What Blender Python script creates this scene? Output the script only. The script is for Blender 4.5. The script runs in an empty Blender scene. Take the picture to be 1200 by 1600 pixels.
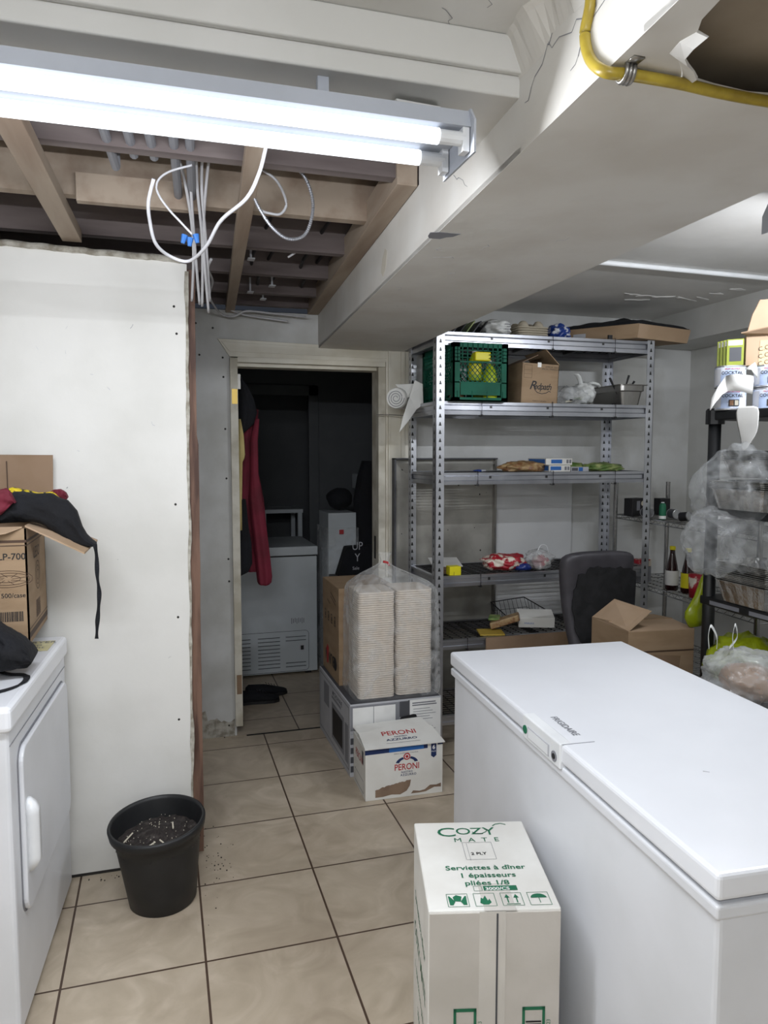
import bpy, bmesh, math, random
from mathutils import Vector, Matrix, noise
random.seed(7)
PI = math.pi
SC = bpy.context.scene
COL = SC.collection

# ------------------------------------------------------------------ camera
FPX, VX, VY, CH = 1160.0, 252.0, 706.0, 1.54
pitch = math.atan((800 - VY) / FPX)
yaw = math.atan((600 - VX) / math.hypot(FPX, 800 - VY))
FW = Vector((math.sin(yaw) * math.cos(pitch), math.cos(yaw) * math.cos(pitch), -math.sin(pitch)))
RT = Vector((math.cos(yaw), -math.sin(yaw), 0))
UP = RT.cross(FW)
CAM = Vector((0, 0, CH))
cd = bpy.data.cameras.new('camera')
cam = bpy.data.objects.new('camera', cd)
COL.objects.link(cam)
cam.matrix_world = Matrix((( RT.x, UP.x, -FW.x, CAM.x), (RT.y, UP.y, -FW.y, CAM.y), (RT.z, UP.z, -FW.z, CAM.z), (0, 0, 0, 1)))
cd.sensor_fit = 'VERTICAL'
cd.sensor_height = 32.0
cd.lens = FPX / 1600 * 32.0
cd.clip_start = 0.02
SC.camera = cam

# ------------------------------------------------------------------ world, exposure
w = bpy.data.worlds.new('world'); SC.world = w; w.use_nodes = True
w.node_tree.nodes['Background'].inputs[0].default_value = (0.6, 0.7, 0.9, 1)
w.node_tree.nodes['Background'].inputs[1].default_value = 0.02
SC.view_settings.view_transform = 'Standard'
SC.view_settings.look = 'None'
SC.view_settings.gamma = 1
SC.view_settings.use_curve_mapping = False
SC.view_settings.exposure = 0.95
TUBE = 1.0      # strength of the fluorescent tubes over the aisle
TUBE2 = 3.0     # strength of the tubes over the storage side
W_MAIN, W_STORE, W_FILL = 9.5, 7.0, 7.5   # watts per tube: aisle and storage fixtures, added rear fill

def lamp(name, loc, size, size_y, energy, color=(0.93, 0.96, 1)):
    ld = bpy.data.lights.new(name, 'AREA'); ld.shape = 'RECTANGLE'; ld.size = size; ld.size_y = size_y
    ld.energy = energy; ld.color = color
    o = bpy.data.objects.new(name, ld); COL.objects.link(o); o.location = loc
    return o

# ------------------------------------------------------------------ pixel rays (photo 1200 x 1600) to points at real depths
def ray(x, y): return FW + RT * ((x - 600) / FPX) - UP * ((y - 800) / FPX)
def PY(x, y, Y): r = ray(x, y); return CAM + r * (Y / r.y)
def PZ(x, y, z): r = ray(x, y); return CAM + r * ((z - CH) / r.z)
def PX(x, y, X): r = ray(x, y); return CAM + r * (X / r.x)

# ------------------------------------------------------------------ materials
def lin(c):
    if isinstance(c, str):
        c = tuple(int(c[i:i + 2], 16) / 255 for i in (0, 2, 4))
    return tuple((v / 12.92 if v <= 0.04045 else ((v + 0.055) / 1.055) ** 2.4) for v in c[:3]) + (1,)
MATS = {}
def mat(name, col, rough=0.6, metal=0.0, col2=None, scale=6.0, bump=0.0, bscale=40.0, spec=None, coat=0.0, stretch=None, lo=0.42, hi=0.62):
    if name in MATS: return MATS[name]
    m = bpy.data.materials.new(name); m.use_nodes = True
    nt = m.node_tree; b = nt.nodes['Principled BSDF']
    b.inputs['Base Color'].default_value = lin(col)
    b.inputs['Roughness'].default_value = rough
    b.inputs['Metallic'].default_value = metal
    if spec is not None: b.inputs['Specular IOR Level'].default_value = spec
    if coat: b.inputs['Coat Weight'].default_value = coat
    tc = nt.nodes.new('ShaderNodeTexCoord'); src = tc.outputs['Object']
    if stretch:
        mp = nt.nodes.new('ShaderNodeMapping'); mp.inputs['Scale'].default_value = stretch
        nt.links.new(src, mp.inputs['Vector']); src = mp.outputs['Vector']
    n = nt.nodes.new('ShaderNodeTexNoise'); n.inputs['Scale'].default_value = scale
    n.inputs['Detail'].default_value = 6; nt.links.new(src, n.inputs['Vector'])
    r = nt.nodes.new('ShaderNodeValToRGB')
    r.color_ramp.elements[0].position = lo; r.color_ramp.elements[1].position = hi
    c1 = lin(col)
    c2 = lin(col2) if col2 else tuple(v * 0.9 for v in c1[:3]) + (1,)
    r.color_ramp.elements[0].color = c1; r.color_ramp.elements[1].color = c2
    nt.links.new(n.outputs['Fac'], r.inputs['Fac']); nt.links.new(r.outputs['Color'], b.inputs['Base Color'])
    if bump:
        n2 = nt.nodes.new('ShaderNodeTexNoise'); n2.inputs['Scale'].default_value = bscale; n2.inputs['Detail'].default_value = 4
        nt.links.new(src, n2.inputs['Vector'])
        bp = nt.nodes.new('ShaderNodeBump'); bp.inputs['Strength'].default_value = bump; bp.inputs['Distance'].default_value = 0.01
        nt.links.new(n2.outputs['Fac'], bp.inputs['Height']); nt.links.new(bp.outputs['Normal'], b.inputs['Normal'])
    MATS[name] = m
    return m
def emis(name, col, s):
    m = bpy.data.materials.new(name); m.use_nodes = True; b = m.node_tree.nodes['Principled BSDF']
    b.inputs['Base Color'].default_value = lin(col); b.inputs['Emission Color'].default_value = lin(col); b.inputs['Emission Strength'].default_value = s
    MATS[name] = m; return m
def film(name, alpha=0.45, col='F2F4F5', gloss=0.5, scale=35.0, bump=0.5):
    """thin crinkled plastic film: partly see-through, partly milky, glossy folds"""
    m = bpy.data.materials.new(name); m.use_nodes = True; nt = m.node_tree
    for n in list(nt.nodes):
        if n.type != 'OUTPUT_MATERIAL': nt.nodes.remove(n)
    out = [n for n in nt.nodes if n.type == 'OUTPUT_MATERIAL'][0]
    tr = nt.nodes.new('ShaderNodeBsdfTransparent')
    p = nt.nodes.new('ShaderNodeBsdfPrincipled'); p.inputs['Base Color'].default_value = lin(col); p.inputs['Roughness'].default_value = 0.12
    p.inputs['Specular IOR Level'].default_value = gloss
    tc = nt.nodes.new('ShaderNodeTexCoord')
    n2 = nt.nodes.new('ShaderNodeTexNoise'); n2.inputs['Scale'].default_value = scale; n2.inputs['Detail'].default_value = 5; n2.inputs['Distortion'].default_value = 1.0
    nt.links.new(tc.outputs['Object'], n2.inputs['Vector'])
    bp = nt.nodes.new('ShaderNodeBump'); bp.inputs['Strength'].default_value = bump; bp.inputs['Distance'].default_value = 0.02
    nt.links.new(n2.outputs['Fac'], bp.inputs['Height']); nt.links.new(bp.outputs['Normal'], p.inputs['Normal'])
    rp = nt.nodes.new('ShaderNodeMapRange'); rp.inputs[1].default_value = 0.4; rp.inputs[2].default_value = 0.68
    rp.inputs[3].default_value = max(0.02, alpha - 0.1); rp.inputs[4].default_value = min(1, alpha + 0.2)
    nt.links.new(n2.outputs['Fac'], rp.inputs[0])
    mx = nt.nodes.new('ShaderNodeMixShader'); lw = nt.nodes.new('ShaderNodeLayerWeight'); lw.inputs[0].default_value = 0.25; nt.links.new(bp.outputs['Normal'], lw.inputs['Normal']); ad = nt.nodes.new('ShaderNodeMath'); ad.operation = 'MULTIPLY_ADD'; ad.use_clamp = True; nt.links.new(lw.outputs['Facing'], ad.inputs[0]); ad.inputs[1].default_value = 0.45; nt.links.new(rp.outputs[0], ad.inputs[2]); nt.links.new(ad.outputs[0], mx.inputs[0])
    nt.links.new(tr.outputs[0], mx.inputs[1]); nt.links.new(p.outputs[0], mx.inputs[2]); nt.links.new(mx.outputs[0], out.inputs[0])
    MATS[name] = m; return m

M = dict(
    wall=mat('painted_wall', 'DEDDD9', 0.55, col2='D3D2CD', scale=2.2, bump=0.12, bscale=14),
    wall2=mat('painted_back_wall', 'CCCCC9', 0.6, col2='BFBFBA', scale=2.5, bump=0.1, bscale=10),
    dirty=mat('grubby_paint', 'CFD0CF', 0.6, col2='B9B9B5', scale=3.0, bump=0.15, bscale=16),
    beam=mat('beam_paint', 'DAD8D3', 0.6, col2='CFCBC4', scale=3.0, bump=0.25, bscale=7),
    ceil=mat('ceiling_paint', 'DCDBD8', 0.65, col2='D0CFCB', scale=2.0, bump=0.2, bscale=8),
    trim=mat('cream_trim', 'DCD8CB', 0.45, col2='CFC9B8', scale=5),
    jamb=mat('grubby_jamb', 'D3CFC2', 0.5, col2='B5AF9E', scale=8),
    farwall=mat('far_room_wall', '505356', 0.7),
    wood=mat('raw_lumber', 'A39484', 0.75, col2='8A7868', scale=9, stretch=(1, 0.12, 1), bump=0.1, bscale=30),
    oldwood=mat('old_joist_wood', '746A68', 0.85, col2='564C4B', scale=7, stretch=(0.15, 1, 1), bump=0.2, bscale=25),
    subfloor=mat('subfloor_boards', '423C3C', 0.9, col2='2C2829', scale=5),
    stud=mat('brown_stud', '75594A', 0.7, col2='4A332A', scale=14, stretch=(3, 3, 0.25), bump=0.3, bscale=30),
    plaster=mat('crumbling_plaster', 'B9B5AB', 0.9, col2='8F897C', scale=30, bump=0.6, bscale=60),
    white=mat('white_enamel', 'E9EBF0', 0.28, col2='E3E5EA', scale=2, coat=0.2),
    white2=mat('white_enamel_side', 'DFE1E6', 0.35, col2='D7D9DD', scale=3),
    plas=mat('white_plastic', 'E8EAEC', 0.35),
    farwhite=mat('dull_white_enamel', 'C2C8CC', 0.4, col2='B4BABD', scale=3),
    card=mat('cardboard', '9C8469', 0.8, col2='90785D', scale=5, bump=0.05, bscale=80, stretch=(1, 1, 4)),
    card2=mat('pale_cardboard', 'AC937A', 0.8, col2='A0876C', scale=5),
    cardd=mat('cardboard_inside', '8E7660', 0.85, col2='80684F', scale=5),
    wcard=mat('white_carton', 'E1E0DB', 0.55, col2='D8D6D0', scale=6, bump=0.08, bscale=20),
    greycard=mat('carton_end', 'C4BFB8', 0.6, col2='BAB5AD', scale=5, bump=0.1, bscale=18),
    black=mat('black_fabric', '0F1118', 0.9, col2='0A0B10', scale=9, bump=0.3, bscale=90),
    red=mat('crimson_fabric', '70192E', 0.8, col2='5A1222', scale=7, bump=0.3, bscale=30),
    yellow=mat('yellow_fabric', 'D9C01F', 0.7, col2='1D1B12', scale=60, lo=0.52, hi=0.56),
    cream=mat('cream_fabric', 'CFBF86', 0.8, col2='BBAA70', scale=6),
    pot=mat('black_plastic_pot', '1A1B1D', 0.5, col2='141517', scale=12),
    soil=mat('dry_potting_soil', '2C2624', 0.95, col2='4A4441', scale=40, bump=1.0, bscale=70, lo=0.5, hi=0.75),
    pale=mat('pale_debris', 'CFC8B6', 0.8),
    galv=mat('galvanised_steel', 'B4B6BC', 0.32, 0.85, col2='9FA1A8', scale=5),
    wire=mat('dark_wire', '4A4A4A', 0.4, 0.8),
    chrome=mat('chrome_wire', 'A5A5A5', 0.25, 0.95),
    steel=mat('stainless_steel', 'A8A6A2', 0.3, 0.9, col2='8C8A86', scale=4),
    sheet=mat('stained_sheet_metal', 'B2B0A9', 0.38, 0.3, col2='8B8982', scale=3.5, bump=0.1, bscale=4),
    spot=mat('dark_grime', '2A2826', 0.8),
    green=mat('green_crate_plastic', '0F5A46', 0.6, col2='0C4D3A', scale=8, spec=0.25),
    blackp=mat('black_plastic', '17181A', 0.45),
    paper=mat('white_paper', 'E3E2DF', 0.75),
    foam=mat('white_foam', 'DAD0C4', 0.75, col2='D2C7BA', scale=10),
    label=mat('blue_white_label', 'A9B8D4', 0.5, col2='D8DDE8', scale=14, lo=0.45, hi=0.5),
    tin=mat('tin_rim', 'C9CACC', 0.3, 0.8),
    inkg=mat('green_ink', '176A4A', 0.6), inkb=mat('black_ink', '1C1B1E', 0.6), inkgr=mat('grey_ink', '7D7E84', 0.6),
    inkn=mat('navy_ink', '1B2F5E', 0.6), inkr=mat('red_ink', 'B12A2E', 0.6), inkbr=mat('brown_ink', '4A3628', 0.7),
    inkw=mat('white_ink', 'ECECEA', 0.6), inkblue=mat('blue_ink', '2E68B0', 0.5),
    hose=mat('yellow_hose', 'B59F35', 0.35, col2='9A8427', scale=20, coat=0.3),
    cable=mat('white_cable', 'C6C6CA', 0.5), flex=mat('flex_conduit', 'A7A9B0', 0.35, 0.7, stretch=(1, 1, 1)),
    blue=mat('blue_tape', '2F6DB8', 0.6), brass=mat('hinge_brass', 'B59A55', 0.35, 0.8),
    leather=mat('grey_leather', '434146', 0.5, col2='38363B', scale=10),
    worn=mat('bare_black_backing', '0E0E10', 0.9, col2='1A1A1C', scale=20, bump=0.4),
    lime=mat('lime_plastic', 'BFD01E', 0.4, col2='A4B41A', scale=6),
    glassd=mat('dark_sauce_glass', '2A0B0D', 0.1, col2='1D0708', coat=0.5),
    foil=mat('aluminium_foil', 'C8C8C6', 0.22, 1.0, col2='B4B4B2', scale=9, bump=0.3, bscale=50),
    torn=mat('torn_kraft_board', '8B7562', 0.9, col2='7A6453', scale=8),
    cavity=mat('bare_board', 'A39786', 0.9, col2='8C8070', scale=3),
    grey=mat('dark_grey_print', '4C4D52', 0.6), lgrey=mat('light_grey_print', 'B9BABF', 0.6), mgrey=mat('mid_grey_print', '85868C', 0.6),
    stain=mat('water_stain', 'C9C3B6', 0.7), tape=mat('packing_tape', 'CFCBC4', 0.25),
    pinkred=mat('red_packet', 'A3202E', 0.35, col2='D7CDBE', scale=22, lo=0.5, hi=0.56), bluepk=mat('blue_packet', '203C86', 0.3, col2='C9CCD2', scale=26, lo=0.55, hi=0.6),
    brownpk=mat('brown_packet', 'A48A63', 0.4, col2='7A5436', scale=40), greenpk=mat('green_packet', '5C7B3A', 0.45, col2='9CA56B', scale=25),
    yel=mat('yellow_plastic', 'DDD21A', 0.45), tissue=mat('crumpled_white', 'E6E6E2', 0.8), pulp=mat('moulded_pulp', 'B3AA98', 0.9, bump=0.3, bscale=60),
)
M['tube'] = emis('tube_glow', 'F1F7FF', TUBE)
M['tube2'] = emis('tube_glow_storage', 'F1F7FF', TUBE2)
M['film'] = film('clear_film', 0.08, gloss=1.0, bump=0.9, scale=11)
M['filmw'] = film('milky_film', 0.36, col='D9DCDD', gloss=0.7, bump=0.5, scale=9)
M['filmt'] = film('thin_white_bag', 0.75, col='E4E6E4', gloss=0.4, bump=0.4, scale=12)
M['filmg'] = film('lime_bag_film', 0.9, col='96A31C', gloss=0.5, bump=0.5, scale=14)

# tiles ---------------------------------------------------------------
def tile_mat(name, ox, oy, s=0.408, g=0.0035):
    m = bpy.data.materials.new(name); m.use_nodes = True; nt = m.node_tree; b = nt.nodes['Principled BSDF']
    L = nt.links; N = nt.nodes.new
    geo = N('ShaderNodeNewGeometry'); sx = N('ShaderNodeSeparateXYZ'); L.new(geo.outputs['Position'], sx.inputs[0])
    masks = []; ids = []
    for ax, off in (('X', ox), ('Y', oy)):
        a = N('ShaderNodeMath'); a.operation = 'SUBTRACT'; L.new(sx.outputs[ax], a.inputs[0]); a.inputs[1].default_value = off
        d = N('ShaderNodeMath'); d.operation = 'DIVIDE'; L.new(a.outputs[0], d.inputs[0]); d.inputs[1].default_value = s
        fl = N('ShaderNodeMath'); fl.operation = 'FLOOR'; L.new(d.outputs[0], fl.inputs[0]); ids.append(fl)
        f = N('ShaderNodeMath'); f.operation = 'FRACT'; L.new(d.outputs[0], f.inputs[0])
        h = N('ShaderNodeMath'); h.operation = 'SUBTRACT'; L.new(f.outputs[0], h.inputs[0]); h.inputs[1].default_value = 0.5
        ab = N('ShaderNodeMath'); ab.operation = 'ABSOLUTE'; L.new(h.outputs[0], ab.inputs[0])
        gt = N('ShaderNodeMath'); gt.operation = 'GREATER_THAN'; L.new(ab.outputs[0], gt.inputs[0]); gt.inputs[1].default_value = 0.5 - g / s
        masks.append(gt)
    mx = N('ShaderNodeMath'); mx.operation = 'MAXIMUM'; L.new(masks[0].outputs[0], mx.inputs[0]); L.new(masks[1].outputs[0], mx.inputs[1])
    cb = N('ShaderNodeCombineXYZ'); L.new(ids[0].outputs[0], cb.inputs[0]); L.new(ids[1].outputs[0], cb.inputs[1])
    wn = N('ShaderNodeTexWhiteNoise'); L.new(cb.outputs[0], wn.inputs['Vector'])
    sc = N('ShaderNodeVectorMath'); sc.operation = 'MULTIPLY_ADD'; L.new(wn.outputs['Color'], sc.inputs[0]); sc.inputs[1].default_value = (9, 9, 9); L.new(geo.outputs['Position'], sc.inputs[2])
    n = N('ShaderNodeTexNoise'); n.inputs['Scale'].default_value = 4.5; n.inputs['Detail'].default_value = 7; n.inputs['Distortion'].default_value = 2.2; L.new(sc.outputs[0], n.inputs['Vector'])
    r = N('ShaderNodeValToRGB'); e = r.color_ramp.elements
    e[0].position = 0.3; e[0].color = lin('AFA18D'); e[1].position = 0.72; e[1].color = lin('C9BBA8')
    k = r.color_ramp.elements.new(0.5); k.color = lin('BAAC98')
    L.new(n.outputs['Fac'], r.inputs['Fac'])
    n3 = N('ShaderNodeTexNoise'); n3.inputs['Scale'].default_value = 1.7; n3.inputs['Detail'].default_value = 8; L.new(geo.outputs['Position'], n3.inputs['Vector'])
    r3 = N('ShaderNodeValToRGB'); r3.color_ramp.elements[0].position = 0.35; r3.color_ramp.elements[0].color = (0.62, 0.58, 0.55, 1); r3.color_ramp.elements[1].position = 0.55; r3.color_ramp.elements[1].color = (1, 1, 1, 1)
    L.new(n3.outputs['Fac'], r3.inputs['Fac'])
    mu = N('ShaderNodeMixRGB'); mu.blend_type = 'MULTIPLY'; mu.inputs[0].default_value = 0.5; L.new(r.outputs[0], mu.inputs[1]); L.new(r3.outputs[0], mu.inputs[2])
    mc = N('ShaderNodeMixRGB'); L.new(mx.outputs[0], mc.inputs[0]); L.new(mu.outputs[0], mc.inputs[1]); mc.inputs[2].default_value = lin('4E3D32')
    L.new(mc.outputs[0], b.inputs['Base Color'])
    b.inputs['Roughness'].default_value = 0.42
    bp = N('ShaderNodeBump'); bp.invert = True; bp.inputs['Strength'].default_value = 0.5; bp.inputs['Distance'].default_value = 0.003
    L.new(mx.outputs[0], bp.inputs['Height']); L.new(bp.outputs[0], b.inputs['Normal'])
    return m

# slotted steel post -----------------------------------------------------
def slot_mat():
    m = mat('slotted_steel', 'C3C5CA', 0.35, 0.75, col2='AEB0B6', scale=6)
    nt = m.node_tree; b = nt.nodes['Principled BSDF']; N = nt.nodes.new; L = nt.links
    tc = N('ShaderNodeTexCoord'); s = N('ShaderNodeSeparateXYZ'); L.new(tc.outputs['Object'], s.inputs[0])
    def mth(op, a, bb):
        n = N('ShaderNodeMath'); n.operation = op
        for i, v in enumerate((a, bb)):
            if v is None: continue
            if isinstance(v, (int, float)): n.inputs[i].default_value = v
            else: L.new(v, n.inputs[i])
        return n.outputs[0]
    ax = mth('ABSOLUTE', mth('SUBTRACT', s.outputs[0], 0.0), None)
    ay = mth('ABSOLUTE', mth('SUBTRACT', s.outputs[1], 0.0), None)
    d = mth('MINIMUM', ax, ay)
    f = mth('FRACT', mth('DIVIDE', s.outputs[2], 0.0405), None)
    wid = mth('ADD', mth('MULTIPLY', mth('SUBTRACT', 0.62, f), 0.011), 0.0028)
    hole = mth('MULTIPLY', mth('LESS_THAN', d, wid), mth('MULTIPLY', mth('GREATER_THAN', f, 0.2), mth('LESS_THAN', f, 0.66)))
    old = b.inputs['Base Color'].links[0].from_socket
    mc = N('ShaderNodeMixRGB'); L.new(hole, mc.inputs[0]); L.new(old, mc.inputs[1]); mc.inputs[2].default_value = (0.01, 0.01, 0.01, 1)
    L.new(mc.outputs[0], b.inputs['Base Color'])
    L.new(mth('SUBTRACT', 0.75, mth('MULTIPLY', hole, 0.75)), b.inputs['Metallic'])
    return m
M['slot'] = slot_mat()

# ------------------------------------------------------------------ object helpers
WM = {}
def BM(): return bmesh.new()
def ident(): return Matrix.Identity(4)
def frame(loc, rz=0.0, rx=0.0, ry=0.0):
    return Matrix.Translation(Vector(loc)) @ Matrix.Rotation(rz, 4, 'Z') @ Matrix.Rotation(ry, 4, 'Y') @ Matrix.Rotation(rx, 4, 'X')
def thing(name, label, cat, loc, group=None):
    o = bpy.data.objects.new(name, None); COL.objects.link(o); o.location = loc; o.empty_display_size = 0.05
    o['label'] = label; o['category'] = cat
    if group: o['group'] = group
    WM[o.name] = Matrix.Translation(Vector(loc)); return o
def obj(name, bm, m, parent=None, smooth=False, label=None, cat=None, group=None, kind=None, origin=None, bevel=0, subd=0, solid=0):
    """link a world-space bmesh as one mesh object; children keep the frame of their thing"""
    bmesh.ops.remove_doubles(bm, verts=bm.verts, dist=1e-6) if False else None
    bmesh.ops.recalc_face_normals(bm, faces=bm.faces)
    me = bpy.data.meshes.new(name)
    if parent is None:
        if origin is None:
            xs = [v.co for v in bm.verts]
            origin = Vector(((min(v.x for v in xs) + max(v.x for v in xs)) / 2, (min(v.y for v in xs) + max(v.y for v in xs)) / 2, min(v.z for v in xs)))
        origin = Vector(origin); base = Matrix.Translation(origin); inv = base.inverted()
    else:
        base = WM[parent.name]; loc = Vector((0, 0, 0))
        if origin is not None:
            loc = base.inverted() @ Vector(origin); base = Matrix.Translation(Vector(origin))
        inv = base.inverted()
    bm.transform(inv); bm.to_mesh(me); bm.free()
    o = bpy.data.objects.new(name, me); COL.objects.link(o); o.data.materials.append(m)
    if parent is None: o.location = origin
    else:
        o.parent = parent; o.location = loc
    WM[o.name] = base
    if smooth:
        for p in me.polygons: p.use_smooth = True
    if bevel:
        md = o.modifiers.new('bevel', 'BEVEL'); md.width = bevel; md.segments = 3; md.limit_method = 'ANGLE'; md.angle_limit = 0.6
    if solid:
        md = o.modifiers.new('solid', 'SOLIDIFY'); md.thickness = solid; md.offset = 0
    if subd:
        md = o.modifiers.new('subd', 'SUBSURF'); md.levels = subd; md.render_levels = subd
    if label: o['label'] = label
    if cat: o['category'] = cat
    if group: o['group'] = group
    if kind: o['kind'] = kind
    return o
def struct(name, bm, m, **k): return obj(name, bm, m, kind='structure', **k)
def box(bm, a, b, T=None):
    x0, y0, z0 = a; x1, y1, z1 = b
    vs = [Vector((x, y, z)) for z in (z0, z1) for y in (y0, y1) for x in (x0, x1)]
    if T is not None: vs = [T @ v for v in vs]
    v = [bm.verts.new(p) for p in vs]
    for f in ((0, 2, 3, 1), (4, 5, 7, 6), (0, 1, 5, 4), (2, 6, 7, 3), (0, 4, 6, 2), (1, 3, 7, 5)): bm.faces.new([v[i] for i in f])
    return bm
def bx(a, b, T=None): return box(BM(), a, b, T)
def hexa(bm, lo, hi):
    """eight corners: four below, four above, same order round"""
    n = len(lo); a = [bm.verts.new(Vector(p)) for p in lo]; b = [bm.verts.new(Vector(p)) for p in hi]
    bm.faces.new(a[::-1]); bm.faces.new(b)
    for i in range(n): bm.faces.new((a[i], a[(i + 1) % n], b[(i + 1) % n], b[i]))
    return bm
def prism(bm, pts, vec):
    pts = [Vector(p) for p in pts]; vec = Vector(vec)
    return hexa(bm, pts, [p + vec for p in pts])
def tube(bm, pts, r, n=8, cap=True):
    pts = [Vector(p) for p in pts]; rings = []
    for i, p in enumerate(pts):
        d = (pts[min(i + 1, len(pts) - 1)] - pts[max(i - 1, 0)]).normalized()
        u = d.cross(Vector((0, 0, 1)));
        if u.length < 0.05: u = d.cross(Vector((0, 1, 0)))
        u.normalize(); v = d.cross(u)
        rr = r[i] if isinstance(r, (list, tuple)) else r
        rings.append([bm.verts.new(p + (u * math.cos(2 * PI * k / n) + v * math.sin(2 * PI * k / n)) * rr) for k in range(n)])
    for a, b in zip(rings, rings[1:]):
        for k in range(n): bm.faces.new((a[k], a[(k + 1) % n], b[(k + 1) % n], b[k]))
    if cap:
        bm.faces.new(rings[0][::-1]); bm.faces.new(rings[-1])
    return bm
def lathe(bm, prof, c, n=32, T=None, sx=1, sy=1, cap0=True, cap1=True):
    rings = []
    for r, z in prof:
        ring = []
        for k in range(n):
            p = Vector((r * sx * math.cos(2 * PI * k / n), r * sy * math.sin(2 * PI * k / n), z))
            if T is not None: p = T @ p
            ring.append(bm.verts.new(p + Vector(c)))
        rings.append(ring)
    for a, b in zip(rings, rings[1:]):
        for k in range(n): bm.faces.new((a[k], a[(k + 1) % n], b[(k + 1) % n], b[k]))
    if cap0: bm.faces.new(rings[0][::-1])
    if cap1: bm.faces.new(rings[-1])
    return bm
def loft(bm, rings, cap=True, close=True):
    rs = [[bm.verts.new(Vector(p)) for p in r] for r in rings]; n = len(rs[0])
    for a, b in zip(rs, rs[1:]):
        for k in range(n if close else n - 1): bm.faces.new((a[k], a[(k + 1) % n], b[(k + 1) % n], b[k]))
    if cap and close:
        bm.faces.new(rs[0][::-1]); bm.faces.new(rs[-1])
    return bm
def nz(p, s, seed=0): return noise.noise(Vector(p) * s + Vector((seed * 7.3, seed * 3.1, seed * 1.7)))
def rough(bm, amp, s, seed=0, amp2=0, s2=1):
    bm.normal_update()
    for v in bm.verts:
        v.co += v.normal * (amp * nz(v.co, s, seed) + amp2 * nz(v.co, s2, seed + 3))
    return bm
def blob(c, r, amp=0.2, s=3.0, seed=0, sub=4, flat=None, ridge=0.0):
    bm = BM(); bmesh.ops.create_icosphere(bm, subdivisions=sub, radius=1)
    for v in bm.verts:
        n = v.co.normalized(); k = 1 + amp * nz(n, s, seed) + ridge * (abs(nz(n, s * 2.5, seed + 5)) - 0.2)
        v.co = Vector((n.x * r[0], n.y * r[1], n.z * r[2])) * k
        if flat is not None and v.co.z < -flat: v.co.z = -flat
        v.co += Vector(c)
    return bm
def smooth_path(pts, n=6):
    pts = [Vector(p) for p in pts]; out = []
    for i in range(len(pts) - 1):
        p0 = pts[max(i - 1, 0)]; p1 = pts[i]; p2 = pts[i + 1]; p3 = pts[min(i + 2, len(pts) - 1)]
        for k in range(n):
            t = k / n
            out.append(0.5 * ((2 * p1) + (p2 - p0) * t + (2 * p0 - 5 * p1 + 4 * p2 - p3) * t * t + (3 * p1 - p0 - 3 * p2 + p3) * t ** 3))
    out.append(pts[-1]); return out
def ribbon(bm, pts, wvec, th=0.0008):
    """flat strip along pts, half width given by wvec (vector or list)"""
    rings = []
    for i, p in enumerate(pts):
        p = Vector(p); wv = Vector(wvec[i]) if isinstance(wvec, list) else Vector(wvec)
        d = (Vector(pts[min(i + 1, len(pts) - 1)]) - Vector(pts[max(i - 1, 0)])).normalized(); nn = d.cross(wv).normalized() * th
        rings.append([p - wv - nn, p + wv - nn, p + wv + nn, p - wv + nn])
    return loft(bm, rings)
DG = None
def text(parent, s, size, origin, xa, ya, m, align='CENTER', bold=0.0, sx=1.0, name='lettering', shear=0.0, spacing=1.0, warp=None):
    """printed lettering: flat letters lying 0.6 mm proud of the printed face"""
    cu = bpy.data.curves.new('txt', 'FONT'); cu.body = s; cu.size = size; cu.align_x = align; cu.align_y = 'CENTER'
    cu.offset = bold * size; cu.shear = shear; cu.space_character = spacing; cu.resolution_u = 3
    t = bpy.data.objects.new('txt', cu); COL.objects.link(t)
    dg = bpy.context.evaluated_depsgraph_get(); dg.update()
    me = bpy.data.meshes.new_from_object(t.evaluated_get(dg)); bpy.data.objects.remove(t)
    xa = Vector(xa).normalized(); ya = Vector(ya).normalized(); za = xa.cross(ya); o = Vector(origin)
    bm = BM(); bm.from_mesh(me); bpy.data.meshes.remove(me)
    for v in bm.verts:
        p = Vector((v.co.x * sx, v.co.y, 0)); v.co = warp(p) if warp else o + xa * p.x + ya * p.y + za * 0.0006
    return obj(name, bm, m, parent)
def marks(parent, name, rects, origin, xa, ya, m, lift=0.0006):
    """printed bars and panels; rects are (x0,y0,x1,y1) or point lists in the printed face"""
    xa = Vector(xa).normalized(); ya = Vector(ya).normalized(); za = xa.cross(ya); o = Vector(origin); bm = BM()
    for r in rects:
        if isinstance(r[0], (int, float)): r = [(r[0], r[1]), (r[2], r[1]), (r[2], r[3]), (r[0], r[3])]
        a = [o + xa * x + ya * y + za * lift for x, y in r]
        bm.faces.new([bm.verts.new(p) for p in a])
    return obj(name, bm, m, parent)
def line2(pts, w):
    """thin quads along a 2D polyline"""
    out = []
    for (x0, y0), (x1, y1) in zip(pts, pts[1:]):
        d = math.hypot(x1 - x0, y1 - y0) or 1; nx, ny = -(y1 - y0) / d * w / 2, (x1 - x0) / d * w / 2
        out.append([(x0 - nx, y0 - ny), (x1 - nx, y1 - ny), (x1 + nx, y1 + ny), (x0 + nx, y0 + ny)])
    return out
def rect_line(x0, y0, x1, y1, w): return line2([(x0, y0), (x1, y0), (x1, y1), (x0, y1), (x0, y0)], w)
def barcode(x0, y0, x1, y1, vertical=False, seed=1):
    rr = random.Random(seed); out = []; p = 0.0
    while p < 1:
        a = rr.uniform(0.012, 0.045)
        if vertical: out.append((x0, y0 + (y1 - y0) * p, x1, y0 + (y1 - y0) * min(1, p + a)))
        else: out.append((x0 + (x1 - x0) * p, y0, x0 + (x1 - x0) * min(1, p + a), y1))
        p += a + rr.uniform(0.01, 0.03)
    return out
KX = 0.0622   # the furniture and beam run a few degrees off the tiles: dx per unit of depth
RZ = -math.atan(KX)
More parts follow.
